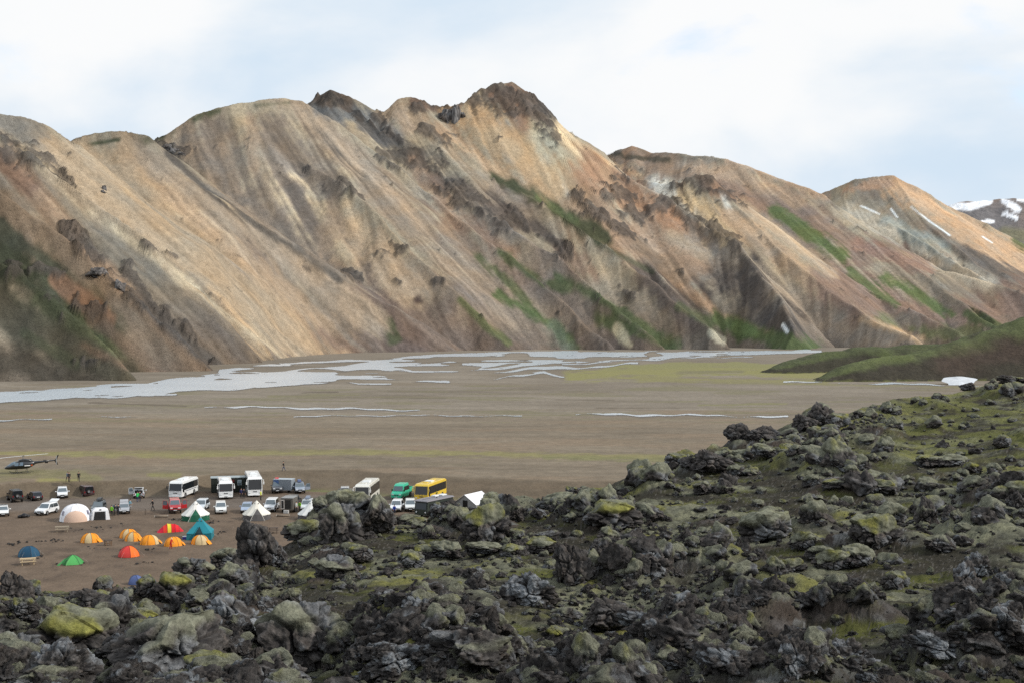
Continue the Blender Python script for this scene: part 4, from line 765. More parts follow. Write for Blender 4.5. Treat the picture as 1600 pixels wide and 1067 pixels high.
G_CAR = 'cars parked in the camp car park'
def car(px, py, rel, label, rgb, kind='suv', roofbox=None, bars=False, opened=(), spare=False, bumper=None, z0=None, cat=None, lift=0.0, roofrgb=None, name=None):
    loc = spot(px, py, z0); t = thing(name or {'suv': 'parked_car', 'hatch': 'parked_car', 'pickup': 'pickup_truck', 'jeep': 'parked_car'}[kind], loc, face_cam(loc, rel), label, cat or ('pickup' if kind == 'pickup' else 'car'), G_CAR)
    L_, W, H, hood, zb = {'suv': (4.5, .93, 1.72, 1.08, .98), 'hatch': (4.2, .88, 1.48, .95, .90), 'pickup': (5.1, .93, 1.80, 1.12, 1.02), 'jeep': (4.7, .95, 1.92, 1.18, 1.08)}[kind]
    H += lift; hood += lift; zb += lift; b0 = .30 + lift; r = .36 + lift * .35
    key = 'paint_%d_%d_%d' % tuple(rgb); pm = flat(key, rgb, .3, .5, coat=.5, dirt=.25); f = L_ / 2
    # body with bonnet, sloping nose and tail
    tailz = zb if kind != 'pickup' else zb + .02
    MB().prof([(-f, b0 + .08, W * .92), (-f - .02, b0 + .35, W), (-f + .06, tailz, W * .97), (f - 1.35, zb + .02, W * .97), (f - 1.1, hood, W * .95), (f - .25, hood - .14, W * .90), (f, hood - .34, W * .86), (f + .04, b0 + .28, W * .90), (f - .05, b0 + .02, W * .88)], .05).part('body', pm, t)
    c0, c1 = {'suv': (-f + .05, f - 1.20), 'hatch': (-f + .12, f - 1.15), 'pickup': (-.75, f - 1.30), 'jeep': (-f + .03, f - 1.35)}[kind]
    a0, a1 = {'suv': (.22, .75), 'hatch': (.42, .80), 'pickup': (.10, .62), 'jeep': (.08, .48)}[kind]
    w0, w1 = W * .94, W * .78
    MB().prof([(c0, zb - .04, w0), (c0 + a0, H - .05, w1), (c0 + a0 + .25, H, w1 * .97), (c1 - a1 - .2, H, w1 * .97), (c1 - a1, H - .06, w1), (c1, zb - .04, w0)], .03).part('cabin', flat(key, rgb) if roofrgb is None else flat('paint_%d_%d_%d' % tuple(roofrgb), roofrgb, .3, .5, coat=.5), t)
    def pane(name, q, mat=GLASS):                            # thin pane set just proud of the cabin
        MB().poly(q).part(name, mat, t, thick=.012)
    zl, zh = zb + .03, H - .10
    def wl(z): return w0 + (w1 - w0) * (z - zb + .04) / (H - zb)
    def xf(z): return c1 - a1 * (z - zb + .04) / (H - zb - .02)
    def xr(z): return c0 + a0 * (z - zb + .04) / (H - zb - .02)
    pane('windscreen', [(xf(zl) + .03, -wl(zl) + .10, zl), (xf(zl) + .03, wl(zl) - .10, zl), (xf(zh) + .03, wl(zh) - .10, zh), (xf(zh) + .03, -wl(zh) + .10, zh)], WINDS)
    if 'tail' not in opened: pane('rear_window', [(xr(zl + .05) - .03, wl(zl) - .14, zl + .05), (xr(zl + .05) - .03, -wl(zl) + .14, zl + .05), (xr(zh) - .03, -wl(zh) + .12, zh), (xr(zh) - .03, wl(zh) - .12, zh)])
    xm = (c0 + c1) / 2 - .05
    for sgn in (1, -1):
        o = .022 * sgn
        for xa, xb, xc, xd in ((xf(zl) - .15, xm + .05, xm + .05, xf(zh) - .12), (xm - .05, xr(zl) + .18, xr(zh) + .16, xm - .05)):
            pane('side_window', [(xa, sgn * wl(zl) + o, zl), (xb, sgn * wl(zl) + o, zl), (xc, sgn * wl(zh) + o, zh - .03), (xd, sgn * wl(zh) + o, zh - .03)])
        for x in (f - .88, -f + .85): wheel(t, x, sgn * (W - .11), r)
        MB().box((f - .03, sgn * W * .62, hood - .38), (.14, W * .40, .17), .03).part('headlight', LENS, t)
        MB().box((-f - .01, sgn * W * .80, zb - .16), (.08, W * .20, .28), .02).part('tail_light', REDL, t)
        m_ = MB().box((c1 - .38, sgn * (W + .13), zb + .12), (.12, .24, .17), .03).part('mirror', pm, t)
    MB().box((f + .03, 0, hood - .42), (.06, W * .72, .16), .02).part('grille', BLACKP, t)
    bmx = flat('paint_%d_%d_%d' % tuple(bumper), bumper) if bumper else BLACKP
    MB().box((f + .05, 0, b0 + .16), (.14, W * 1.78, .20), .04).part('bumper', bmx, t); MB().box((-f - .05, 0, b0 + .18), (.12, W * 1.78, .22), .04).part('bumper', bmx, t)
    MB().box((f + .13, 0, b0 + .18), (.02, .5, .11)).part('number_plate', PLATE, t); MB().box((-f - .06, 0, zb - .22), (.03, .5, .11)).part('number_plate', PLATE, t)
    if kind == 'pickup':
        MB().box((-f + .80, 0, zb - .10), (1.5, W * 1.60, .35), .02).part('load_bed', BLACKP, t)
    if spare:
        MB().tube((-f - .03, .15, zb - .05), (-f - .26, .15, zb - .05), .36, 16).part('spare_wheel', TYRE, t, True)
        MB().tube((-f - .25, .15, zb - .05), (-f - .28, .15, zb - .05), .20, 12).part('spare_wheel_cover', RIM, t)
    if bars or roofbox:
        for x in (c0 + a0 + .35, c1 - a1 - .45): MB().box((x, 0, H + .05), (.05, w1 * 1.9, .05)).part('roof_bar', BLACKP, t)
    if roofbox:
        MB().prof([(c0 + a0 + .1, H + .10, .36), (c0 + a0 + .1, H + .34, .32), (c0 + a0 + .35, H + .42, .30), (c1 - a1 - .5, H + .40, .30), (c1 - a1 - .05, H + .14, .34)], .04).part('roof_box', flat('box_%d_%d_%d' % tuple(roofbox), roofbox, .4), t)
    for o_ in opened:
        if o_ == 'tail':
            MB().poly([(xr(zh), -w1 * .95, H - .02), (xr(zh), w1 * .95, H - .02), (xr(zh) - .78, w1 * .92, H + .28), (xr(zh) - .78, -w1 * .92, H + .28)]).part('tailgate', pm, t, thick=.06); MB().poly([(xr(zh) - .10, -w1 * .8, H - .05), (xr(zh) - .10, w1 * .8, H - .05), (xr(zh) - .60, w1 * .75, H + .14), (xr(zh) - .60, -w1 * .75, H + .14)]).part('rear_window', GLASS, t, thick=.015)
            MB().box((c0 + .03, 0, zb + .22), (.06, w0 * 1.5, .55)).part('boot_opening', BLACKP, t)  # black panel stands in for the shaded boot inside
        else:                                                # a front door swung open, left or right
            sg = 1 if o_ == 'left' else -1; x0 = c1 - .30; q = 1.02
            d = MB().prof([(0, b0 + .12, .035), (0, zb, .035), (-.95, zb, .035), (-.98, b0 + .2, .035)], .01).part('door', pm, t); d.location = (x0, sg * (W + .02), 0); d.rotation_euler = (0, 0, -sg * q * 1.25)
            fr = MB().path([(-.04, 0, zb - .02), (-.30, 0, H - .14), (-.90, 0, H - .14), (-.94, 0, zb - .02)], .028).part('window_frame', pm, d); MB().poly([(-.08, 0, zb), (-.32, 0, H - .16), (-.88, 0, H - .16), (-.92, 0, zb)]).part('door_window', WINDS, d, thick=.012)
    return t
def bus(px, py, rel, label, rgb, L_=9.0, W=1.22, H=3.15, mid=False, band=(28, 28, 30), sign=(235, 240, 242), lower=None, ears=(235, 235, 232), stripe=None, logo=None, group='coaches parked below the gravel bank'):
    loc = spot(px, py); t = thing('coach', loc, face_cam(loc, rel), label, 'bus', group); f = 0.0; k = -L_
    pm = flat('paint_%d_%d_%d' % tuple(rgb), rgb, .3, .5, coat=.5, dirt=.22)
    if mid: nose = [(0.02, .38, W * .97), (0.05, 1.25, W), (-.05, 1.5, W), (-.28, H - .42, W * .97), (-.55, H - .08, W * .90), (-1.0, H, W * .86)]
    else:   nose = [(0.0, .34, W * .96), (0.04, 1.3, W), (-.04, 1.6, W), (-.20, H - .32, W), (-.50, H - .03, W * .93), (-1.0, H, W * .88)]
    MB().prof([(k, .40, W * .97), *nose[:1], *nose[1:], (k + .6, H, W * .88), (k + .06, H - .25, W * .96)], .05).part('body', pm, t)
    zl, zh = 1.42, H - .46
    MB().poly([(.035, -W * .90, 1.38), (.035, W * .90, 1.38), (-.235, W * .88, zh + .05), (-.235, -W * .88, zh + .05)]).part('windscreen', GLASS, t, thick=.05)
    MB().box((-.05, -W * .5, 1.45), (.22, .55, .12)).part('route_card', flat('card_%d' % sign[0], sign), t)
    n = 5 if L_ < 9 else 6; x0 = -1.15; x1 = k + .35; st_ = (x1 - x0) / n
    for s in (1, -1):
        for i in range(n):
            xa = x0 + st_ * i - .02; xb = x0 + st_ * (i + 1) + .02
            MB().poly([(xa, s * (W + .012), zl), (xb, s * (W + .012), zl), (xb, s * (W * .985 + .012), zh), (xa, s * (W * .985 + .012), zh)]).part('side_window', GLASS, t, thick=.02)
        MB().poly([(-.30, s * (W + .012), 1.30), (-1.05, s * (W + .012), .95), (-1.05, s * (W + .01), zh), (-.42, s * (W + .01), zh)]).part('cab_window', GLASS, t, thick=.02)
        for x in (-1.7, k + 2.2): wheel(t, x, s * (W - .12), .48, .30)
        MB().box((.03, s * W * .74, .82), (.10, .42, .17), .03).part('headlight', LENS, t); MB().box((k - .01, s * W * .85, 1.0), (.04, .16, .45)).part('tail_light', REDL, t)
        mi_ = MB().path([(-.20, s * W * .92, H - .35), (.18, s * (W + .16), H - .38), (.24, s * (W + .20), H - .75)], .045).part('mirror_arm', flat('ear_%d_%d' % ears[:2], ears, .4), t)
        MB().box((.24, s * (W + .20), H - .98), (.12, .22, .50), .05).part('mirror', flat('ear_%d_%d' % ears[:2], ears, .4), mi_)
        if stripe: MB().box(((x0 + x1) / 2, s * (W + .008), 1.18), (abs(x1 - x0) * .8, .014, .09)).part('stripe', flat('stripe_%d' % stripe[0], stripe), t)
        if logo and s == 1:
            for q, (c_, dz) in enumerate((((40, 70, 40), .0), ((30, 90, 50), .0), ((190, 90, 30), -.22))): MB().box((-4.2 - .45 * (q % 2) + (.2 if q == 2 else 0), W + .008, 1.15 + dz), (.38, .014, .26 if q < 2 else .1)).part('logo_mark', flat('logo_%d' % q, c_), t)
    MB().box((.06, 0, .46), (.14, W * 1.9, .24), .05).part('bumper', pm if not lower else flat('lower', lower), t); MB().box((.14, 0, .48), (.02, .52, .12)).part('number_plate', PLATE if not mid else BLACKP, t)
    MB().box((.035, 0, 1.02), (.05, .7, .16), .02).part('badge', flat('badge_grey', (70, 72, 76)), t)
    for x in (-2.2, k * .62): MB().box((x, 0, H + .05), (.75, .75, .10), .03).part('roof_hatch', flat('hatch_%d_%d' % (rgb[0], rgb[1]), [int(v * .9 + 18) for v in rgb], .5), t)
    MB().box((k * .42, 0, H + .07), (1.6, 1.3, .16), .05).part('air_conditioner', flat('white_unit', (226, 228, 228), .5), t)
    return t
# ---- tents
def gore_dome(t, rx, ry, h, cols, flat_top=.0, sag=.06, start=0.0, name='panel', pole=(60, 60, 62), p=2.0, seg=7):
    n = len(cols)
    def rim(a, k):
        return rx * math.cos(a) * k, ry * math.sin(a) * k
    for i, c in enumerate(cols):
        a0 = start + 2 * math.pi * i / n; a1 = start + 2 * math.pi * (i + 1) / n; rows = []
        for v in range(seg + 1):
            u = v / seg; ang = u * math.pi / 2; kr = math.cos(ang) ** (2 / p); z = h * math.sin(ang) ** (2 / p); row = []
            for w in range(5):
                q = w / 4; (xa, ya), (xb, yb) = rim(a0, kr), rim(a1, kr); x = xa + (xb - xa) * q; y = ya + (yb - ya) * q; bow = 1 + .10 * math.sin(math.pi * q) - sag * math.sin(math.pi * q) * math.sin(2 * ang)
                row.append((x * bow, y * bow, max(z * (1 - .04 * math.sin(math.pi * q) * math.sin(2 * ang)), 0)))
            rows.append(row)
        MB().sheet(rows).part(name, cloth('tent_%d_%d_%d' % tuple(c), c), t, True)
    for i in range(n):
        a0 = start + 2 * math.pi * i / n; pts = []
        for v in range(seg + 1):
            ang = v / seg * math.pi / 2; kr = math.cos(ang) ** (2 / p) * 1.008; x, y = rim(a0, kr); pts.append((x, y, h * math.sin(ang) ** (2 / p) + .01))
        MB().path(pts, .018, 5).part('pole', flat('pole_%d' % pole[0], pole), t)
def pegs(t, rx, ry, n=6, h=.7):
    for i in range(n):
        a = 2 * math.pi * (i + .5) / n; x, y = math.cos(a), math.sin(a)
        MB().tube((rx * x * .8, ry * y * .8, h), (rx * x * 1.35, ry * y * 1.35, .02), .006, 4).part('guy_line', flat('cord', (190, 186, 176)), t)
ORA, CRE, RED_, YEL = (236, 150, 42), (206, 182, 138), (200, 30, 40), (222, 200, 60)
def orange_tent(px, py, rel, label, cream, s=1.0, w=29):
    loc = spot(px, py); t = thing('dome_tent', loc, face_cam(loc, rel), label, 'tent', 'orange and cream dome tents'); r = w * s / 2 * loc[1] / F
    cols = [ORA] * 8
    for c in cream: cols[c] = CRE
    gore_dome(t, r * .82, r, 1.28 * s, cols, start=math.pi / 8, p=2.15); pegs(t, r * .82, r)
    # low porch that runs out to a peg
    MB().sheet([[(-r * .2, r * .62, .9), (.1, r * .75, .72), (r * .45, r * .62, .65)], [(-r * .3, r * 1.0, .35), (0, r * 1.15, .30), (r * .5, r * .9, .28)], [(-r * .35, r * 1.22, .0), (0, r * 1.32, .0), (r * .5, r * 1.12, .0)]]).part('porch', cloth('tent_%d_%d_%d' % ORA, ORA), t, True)
    return t
def bell_tent(px, py, rel, label, roof, wall, R=2.2, h=2.9, eave=.85, door=None, group='pointed bell tents with low walls', nsides=12, square=False, catname='bell_tent'):
    loc = spot(px, py); t = thing(catname, loc, face_cam(loc, rel), label, 'tent', group); n = 4 if square else nsides; st = math.pi / 4 if square else math.pi / n
    def ringpt(k, a): return R * k * math.cos(a), R * k * math.sin(a)
    A = [st + 2 * math.pi * i / n for i in range(n + 1)]
    rk = 1.32 if square else 1.0
    for i in range(n):
        rows = []
        for v in range(9):
            u = v / 8; k = rk * (1 - u) ** 1.0 * (1 - .10 * math.sin(math.pi * u)); z = eave + (h - eave) * u; (xa, ya), (xb, yb) = ringpt(k, A[i]), ringpt(k, A[i + 1]); q_ = [0, .25, .5, .75, 1]
            rows.append([(xa + (xb - xa) * q, ya + (yb - ya) * q, z - (.10 * math.sin(math.pi * q) * (1 - u) if v == 0 else 0)) for q in q_])
        MB().sheet(rows).part('roof_panel', cloth('tent_%d_%d_%d' % tuple(roof), roof), t, True)
        (xa, ya), (xb, yb) = ringpt(rk * .97, A[i]), ringpt(rk * .97, A[i + 1])
        MB().sheet([[(xa, ya, eave + .02), ((xa + xb) / 2, (ya + yb) / 2, eave), (xb, yb, eave + .02)], [(xa * 1.03, ya * 1.03, 0), ((xa + xb) / 2 * 1.03, (ya + yb) / 2 * 1.03, 0), (xb * 1.03, yb * 1.03, 0)]]).part('wall_panel', cloth('tent_%d_%d_%d' % tuple(wall), wall), t, True)
    # pointed doorway standing out of the front slope
    xd = R * (.98 if square else 1.0); hd = h * .62
    me_ = h * .34
    MB().sheet([[(xd * 1.08, -R * .50, 0), (xd * 1.12, 0, 0), (xd * 1.08, R * .50, 0)], [(xd * .99, -R * .27, me_), (xd * 1.03, 0, me_), (xd * .99, R * .27, me_)], [(xd * .56, -.04, hd), (xd * .57, 0, hd), (xd * .56, .04, hd)]]).part('door', cloth('tent_%d_%d_%d' % tuple(door or wall), door or wall), t)
    MB().path([(xd * 1.08, -R * .51, 0), (xd * 1.0, -R * .28, me_), (xd * .57, 0, hd + .03), (xd * 1.0, R * .28, me_), (xd * 1.08, R * .51, 0)], .03, 5).part('door_seam', cloth('tent_%d_%d_%d' % tuple(roof), roof), t)
    MB().tube((0, 0, h - .1), (0, 0, h + .12), .05, 8, .02).part('pole_tip', WOOD, t)
    for s in (-1, 1): MB().box((R * .24, s * R * .13, h - .42), (.10, .14, .16), .02).part('vent', flat('vent_grey', (110, 108, 104)), t)
    pegs(t, R, R, 10, eave); return t
# ---- people: one skinned body each
def person(px, py, heading, label, jacket, trousers, hair=(40, 32, 28), pose='stand', z0=None, h=1.74, gz=None, bag=None, group=None):
    loc = ground(px, py, CAMP if z0 is None else z0); k = h / 1.74
    t = thing('person', loc, face_cam(loc, heading), label, 'person', group or 'people at the camp')
    st = {'stand': (0, .0, .05, 0), 'walk': (.30, .10, .16, .05), 'lean': (.10, .35, .30, .1), 'sit': (0, 0, 0, 0)}[pose]; s, lean, arm, kn = st
    hip = 0.95
    V = {'pel': (0, 0, hip), 'wa': (lean * .18, 0, 1.10), 'ch': (lean * .45, 0, 1.32), 'nk': (lean * .62, 0, 1.50), 'hd0': (lean * .66 + .02, 0, 1.58), 'hd1': (lean * .70 + .03, 0, 1.70)}
    R = {'pel': (.155, .135), 'wa': (.14, .115), 'ch': (.17, .13), 'nk': (.058, .058), 'hd0': (.075, .085), 'hd1': (.080, .092)}
    E = [('pel', 'wa'), ('wa', 'ch'), ('ch', 'nk'), ('nk', 'hd0'), ('hd0', 'hd1')]
    for sg, nm in ((1, 'l'), (-1, 'r')):
        fw = s * sg
        V.update({nm + 'hp': (0, sg * .10, .90), nm + 'kn': (fw * .55 + kn, sg * .11, .49), nm + 'an': (fw - .02, sg * .11, .09), nm + 'to': (fw + .16, sg * .125, .04)})
        R.update({nm + 'hp': (.095, .095), nm + 'kn': (.062, .062), nm + 'an': (.045, .045), nm + 'to': (.042, .034)})
        V.update({nm + 'sh': (lean * .5, sg * .19, 1.42), nm + 'el': (lean * .5 - fw * .35 + arm * .3, sg * .25, 1.14), nm + 'wr': (lean * .6 - fw * .55 + arm, sg * .235, .91 + arm * .45)})
        R.update({nm + 'sh': (.068, .068), nm + 'el': (.050, .050), nm + 'wr': (.036, .036)})
        E += [('pel', nm + 'hp'), (nm + 'hp', nm + 'kn'), (nm + 'kn', nm + 'an'), (nm + 'an', nm + 'to'), ('ch', nm + 'sh'), (nm + 'sh', nm + 'el'), (nm + 'el', nm + 'wr')]
    ks = list(V); me = bpy.data.meshes.new('skeleton'); me.from_pydata([tuple(c * k for c in V[q]) for q in ks], [(ks.index(a), ks.index(b)) for a, b in E], [])
    o = bpy.data.objects.new('body_source', me); COL.objects.link(o); md = o.modifiers.new('skin', 'SKIN'); md.use_smooth_shade = True
    for i, q in enumerate(ks): me.skin_vertices[0].data[i].radius = (R[q][0] * k, R[q][1] * k); me.skin_vertices[0].data[i].use_root = (q == 'pel')
    ss = o.modifiers.new('sub', 'SUBSURF'); ss.levels = 1; ss.render_levels = 1
    dg = bpy.context.evaluated_depsgraph_get(); bme = bpy.data.meshes.new_from_object(o.evaluated_get(dg)); bpy.data.objects.remove(o)
    bme.name = 'body'; bme.materials.clear()
    for m_ in (flat('skin', (196, 150, 124), .6), flat('cloth_%d_%d_%d' % tuple(jacket), jacket, .8), flat('cloth_%d_%d_%d' % tuple(trousers), trousers, .85), flat('boots', (46, 38, 32), .8)): bme.materials.append(m_)
    for p_ in bme.polygons:
        z = p_.center.z / k; far_ = abs(p_.center.y) > .165 * k
        p_.material_index = 3 if z < .13 else 1 if (far_ and z > .88) else 2 if z < .93 else 1 if z < 1.49 else 0
    b = link('body', bme, t)
    hd = V['hd1']; rows = []
    for v in range(6):
        a = v / 5 * math.pi * .58; rows.append([((hd[0] - .02 + .105 * math.sin(a) * math.cos(q) * (1 if math.cos(q) < .2 else .8)) * k, .098 * math.sin(a) * math.sin(q) * k, (hd[2] + .0 + .112 * math.cos(a)) * k) for q in [2 * math.pi * w / 10 for w in range(11)]])
    MB().sheet(rows).part('hair', flat('hair_%d' % hair[0], hair, .8), t, True)
    for nm in 'lr':
        w = Vector(V[nm + 'wr']) * k; hm = MB().box((w.x, w.y, w.z - .06), (.045, .08, .10), .012)
        for q in range(4): hm.tube((w.x + .005, w.y - .03 + .02 * q, w.z - .10), (w.x + .025, w.y - .03 + .02 * q, w.z - .165 - .012 * (q in (1, 2))), .009, 5, .007)
        hm.tube((w.x + .02, w.y, w.z - .05), (w.x + .065, w.y, w.z - .095), .010, 5, .008); hm.part('hand', flat('skin', (196, 150, 124)), t)
    if bag: MB().box((V['ch'][0] * k - .20 * k, 0, 1.26 * k), (.18, .30, .45), .05).part('backpack', flat('bag_%d_%d' % bag[:2], bag, .8), t)
    return t
# ------------------------------------------------------------------ the camp: vehicles
WHT, SIL, BLK = (232, 234, 236), (150, 156, 164), (20, 21, 23)
PI = math.pi
car(23, 782, PI + .22, 'black off-roader with spare wheel on its tail, leftmost of the back row', (18, 20, 22), 'jeep', spare=True, lift=.12)
car(54, 780, PI + .28, 'dark navy hatchback seen from behind beside the black off-roader', (28, 26, 40), 'hatch')
car(97.5, 776, .0, 'white car facing forward between navy hatchback and dark red off-roader', WHT, 'suv')
car(133, 774, PI + .30, 'dark red and black off-roader seen from behind below the bank', (58, 20, 24), 'jeep', spare=True, bumper=(44, 16, 18))
car(218, 776, PI - .06, 'white off-roader seen from behind with left door and tailgate open', (214, 216, 218), 'suv', opened=('left', 'tail'))
car(433, 768, .03, 'grey off-roader with a red roof bag in front of the blue trailer', (84, 88, 94), 'jeep', roofbox=(180, 30, 34), bumper=(30, 31, 33), lift=.10)
car(468, 768, .05, 'silver-blue car with blue roof box and dark door open under the bank', (142, 152, 166), 'suv', roofbox=(70, 84, 120), opened=('left',))
car(539, 774, PI, 'silver car tail showing behind the tall mossy crag', (176, 178, 180), 'suv')
car(620, 797, -.12, 'white car nosed towards the crag in front of the turquoise van', WHT, 'suv')
car(641, 796, .02, 'small white car tucked beside the old grey-roofed bus', (226, 228, 226), 'suv')
car(5, 804, .0, 'white car cut by the left edge of the photo, front row', (228, 228, 226), 'hatch', bars=True)
car(73, 802, -.52, 'white car with raised tailgate near the big white dome tent', WHT, 'suv', opened=('tail',))
car(154, 799, -.18, 'dark green-grey car with roof box behind the white porch tent', (74, 84, 88), 'suv', roofbox=(40, 44, 50))
car(194, 800, .0, 'silver car with door and tailgate open, people standing round it', (158, 160, 164), 'hatch', opened=('tail', 'right'))
car(273, 799, .04, 'red off-roader with both front doors swung open', (176, 22, 34), 'jeep', opened=('left', 'right'), bumper=(20, 20, 22), lift=.14, bars=True, roofrgb=(214, 120, 120))
car(315, 796, -.2, 'pale car half hidden behind the white and green bell tent', (206, 214, 220), 'suv')
car(345, 800, .02, 'white car alone between the two bell tents, front row', (230, 230, 226), 'suv', bumper=(150, 150, 148))
car(386, 799, -.1, 'pale blue hatchback behind the left grey-walled bell tent', (150, 166, 190), 'hatch')
car(424, 797, -.16, 'white off-roader with black bumper right of the first grey-walled bell tent', WHT, 'jeep', roofrgb=WHT)
car(480, 796, -.12, 'white car with grey roof box behind the bell tent by the crag', (214, 220, 224), 'suv', roofbox=(120, 130, 146))
car(458, 790, PI - .3, 'dark jeep hitched in front of the open camper box', (52, 54, 54), 'jeep')
# camper box on wheels with its rear door open
loc = spot(448, 801); t = thing('camper_trailer', loc, face_cam(loc, -.28), 'dark grey camper box with open door and white door frame', 'trailer')
GB = flat('camper_grey', (92, 88, 82), .6); MB().prof([(0, .55, 1.0), (0, 2.25, 1.0), (-.1, 2.35, .98), (-3.0, 2.35, .98), (-3.0, .55, 1.0)], .03).part('box', GB, t)
MB().box((-1.5, 0, 2.38), (3.1, 2.06, .06), .02).part('roof', flat('camper_roof', (138, 138, 136), .5), t); MB().box((.015, .18, 1.38), (.03, .95, 1.4)).part('doorway', BLACKP, t)  # doorway is a black sheet painting the unlit interior
d = MB().box((0, 0, 1.38), (.05, .58, 1.5), .01).part('door', flat('camper_door', (196, 190, 184), .5), t); d.location = (.06, -.66, 0); MB().box((.03, 0, 1.38), (.02, .36, 1.2)).part('door_panel', BLACKP, d)
for s in (1, -1): wheel(t, -1.3, s * .95, .42, .26)
MB().box((.3, 0, .25), (.5, .8, .5), .04).part('step', flat('step_grey', (190, 190, 188)), t)
# ---- buses
bus(274, 779, -.36, 'white midibus with dark side windows, leftmost of the three white buses', (236, 237, 236), 8.2, 1.2, 3.0, stripe=(60, 70, 92), ears=(40, 42, 44))
bus(353, 779.5, .04, 'white minibus coach with raised roof in front of the green hut', (236, 237, 236), 8.0, 1.2, 3.05, mid=True, sign=(200, 120, 130))
bus(398.5, 776.5, .06, 'tall white coach right of the dark green hut', (240, 241, 240), 11.0, 1.26, 3.5, sign=(120, 190, 230))
bus(565.5, 788, -.18, 'white coach with brown side windows half hidden by the mossy crag', (230, 228, 218), 10.5, 1.25, 3.3)
bus(658, 785, -.36, 'yellow coach with black windows behind the old grey-roofed bus', (230, 194, 58), 9.5, 1.22, 3.15, ears=(222, 190, 90), logo=True)
# turquoise crew van with an open load bed
loc = spot(619, 781); t = thing('crew_van', loc, face_cam(loc, -.36), 'turquoise van with high roof and load bed beside the yellow coach', 'van'); TQ = flat('paint_turquoise', (52, 184, 148), .35, .5, coat=.4)
MB().prof([(.0, .45, .92), (.04, .95, .96), (-.12, 1.2, .96), (-.85, 1.42, .95), (-1.25, 2.35, .84), (-1.75, 2.62, .78), (-3.9, 2.62, .78), (-3.95, 1.3, .97), (-3.95, .45, .95)], .05).part('body', TQ, t)
MB().poly([(-.86, -.84, 1.46), (-.86, .84, 1.46), (-1.22, .76, 2.24), (-1.22, -.76, 2.24)]).part('windscreen', WINDS, t, thick=.03)
for s in (1, -1):
    for xa, xb in ((-1.35, -2.1), (-2.2, -3.0), (-3.08, -3.8)): MB().poly([(xa, s * .975, 1.5), (xb, s * .975, 1.5), (xb, s * .89, 2.2), (xa + (-.2 if xa > -1.5 else 0), s * .89, 2.2)]).part('side_window', GLASS, t, thick=.02)
    wheel(t, -.95, s * .84, .38); wheel(t, -4.9, s * .84, .38); MB().box((0, s * .66, .98), (.10, .34, .2), .03).part('headlight', LENS, t); MB().box((-1.0, s * 1.1, 1.6), (.12, .24, .34), .03).part('mirror', BLACKP, t)
    MB().box((-5.0, s * .95, 1.35), (2.0, .06, .8), .01).part('bed_side', TQ, t)
MB().box((-5.0, 0, .90), (2.1, 1.9, .14)).part('bed_floor', BLACKP, t); MB().box((-6.0, 0, 1.35), (.06, 1.9, .8)).part('tailboard', TQ, t); MB().box((.05, 0, .52), (.14, 1.8, .22), .04).part('bumper', TQ, t); MB().box((.05, 0, .9), (.04, .8, .12)).part('grille', BLACKP, t); MB().box((.13, 0, .55), (.02, .5, .11)).part('number_plate', PLATE, t)
# old dark bus with a grey roof
loc = spot(658, 809); t = thing('old_bus', loc, face_cam(loc, -.62), 'old dark green bus with flat grey roof behind mossy lava rocks', 'bus'); OG = flat('paint_dark_green', (40, 50, 44), .5)
MB().prof([(0, .5, 1.22), (.05, 1.3, 1.25), (-.1, 2.3, 1.22), (-.2, 2.62, 1.2), (-7.0, 2.62, 1.2), (-7.1, 2.2, 1.24), (-7.1, .5, 1.22)], .04).part('body', OG, t)
MB().prof([(.30, 2.60, 1.36), (.25, 2.72, 1.34), (-.3, 2.82, 1.22), (-7.0, 2.82, 1.22), (-7.25, 2.66, 1.34), (-7.25, 2.58, 1.36)], .04).part('roof', flat('old_roof', (124, 122, 128), .6, dirt=.3), t)
MB().poly([(.06, -1.0, 1.4), (.06, 1.0, 1.4), (-.06, 1.0, 2.35), (-.06, -1.0, 2.35)]).part('windscreen', GLASS, t, thick=.03)
for s in (1, -1):
    for i in range(6): MB().box((-.95 - i * 1.02, s * 1.245, 1.85), (.86, .03, .72), .02).part('side_window', GLASS, t)
    wheel(t, -1.6, s * 1.1, .46, .28); wheel(t, -5.4, s * 1.1, .46, .28); MB().tube((.03, s * .85, .95), (.12, s * .85, .95), .12, 10).part('headlight', LENS, t)
MB().box((-3.6, 0, 2.85), (6.6, .05, .05)).part('roof_seam', flat('old_roof_seam', (96, 92, 96)), t); MB().box((-4.6, -.55, 2.93), (1.0, .8, .20), .05).part('roof_hatch', flat('white_unit', (226, 228, 228)), t); MB().box((-6.2, -.3, 2.93), (1.3, 1.0, .18), .05).part('roof_hatch', flat('white_unit', (226, 228, 228)), t); MB().tube((-3.4, .6, 2.8), (-3.4, .6, 3.0), .10, 8).part('stove_pipe', BLACKP, t)
# dark green hut and the blue and silver trailer
loc = spot(358.5, 769); t = thing('site_hut', loc, face_cam(loc, 0), 'dark green hut with pale roof behind the white minibus coach', 'hut'); DG = flat('hut_green', (34, 42, 36), .7)
MB().box((-1.25, 0, 1.35), (2.5, 6.4, 2.5), .02).part('wall', DG, t); MB().box((-1.25, 0, 2.66), (2.7, 6.6, .13), .02).part('roof', flat('hut_roof', (150, 160, 162), .5), t); MB().box((-1.25, 0, .06), (2.4, 6.2, .12)).part('base', BLACKP, t)
for y in np.arange(-3.0, 3.1, .5): MB().box((.012, float(y), 1.35), (.03, .05, 2.4)).part('batten', DG, t)
w_ = MB().box((.03, 1.75, 1.75), (.06, .75, 1.0), .01).part('window', flat('window_frame_pale', (170, 180, 182)), t); MB().box((.065, 1.75, 1.98), (.02, .62, .30)).part('pane', flat('pane_pale', (150, 166, 174), .15), w_); MB().box((.065, 1.75, 1.52), (.02, .62, .44)).part('pane', flat('pane_grey', (104, 120, 126), .15), w_)
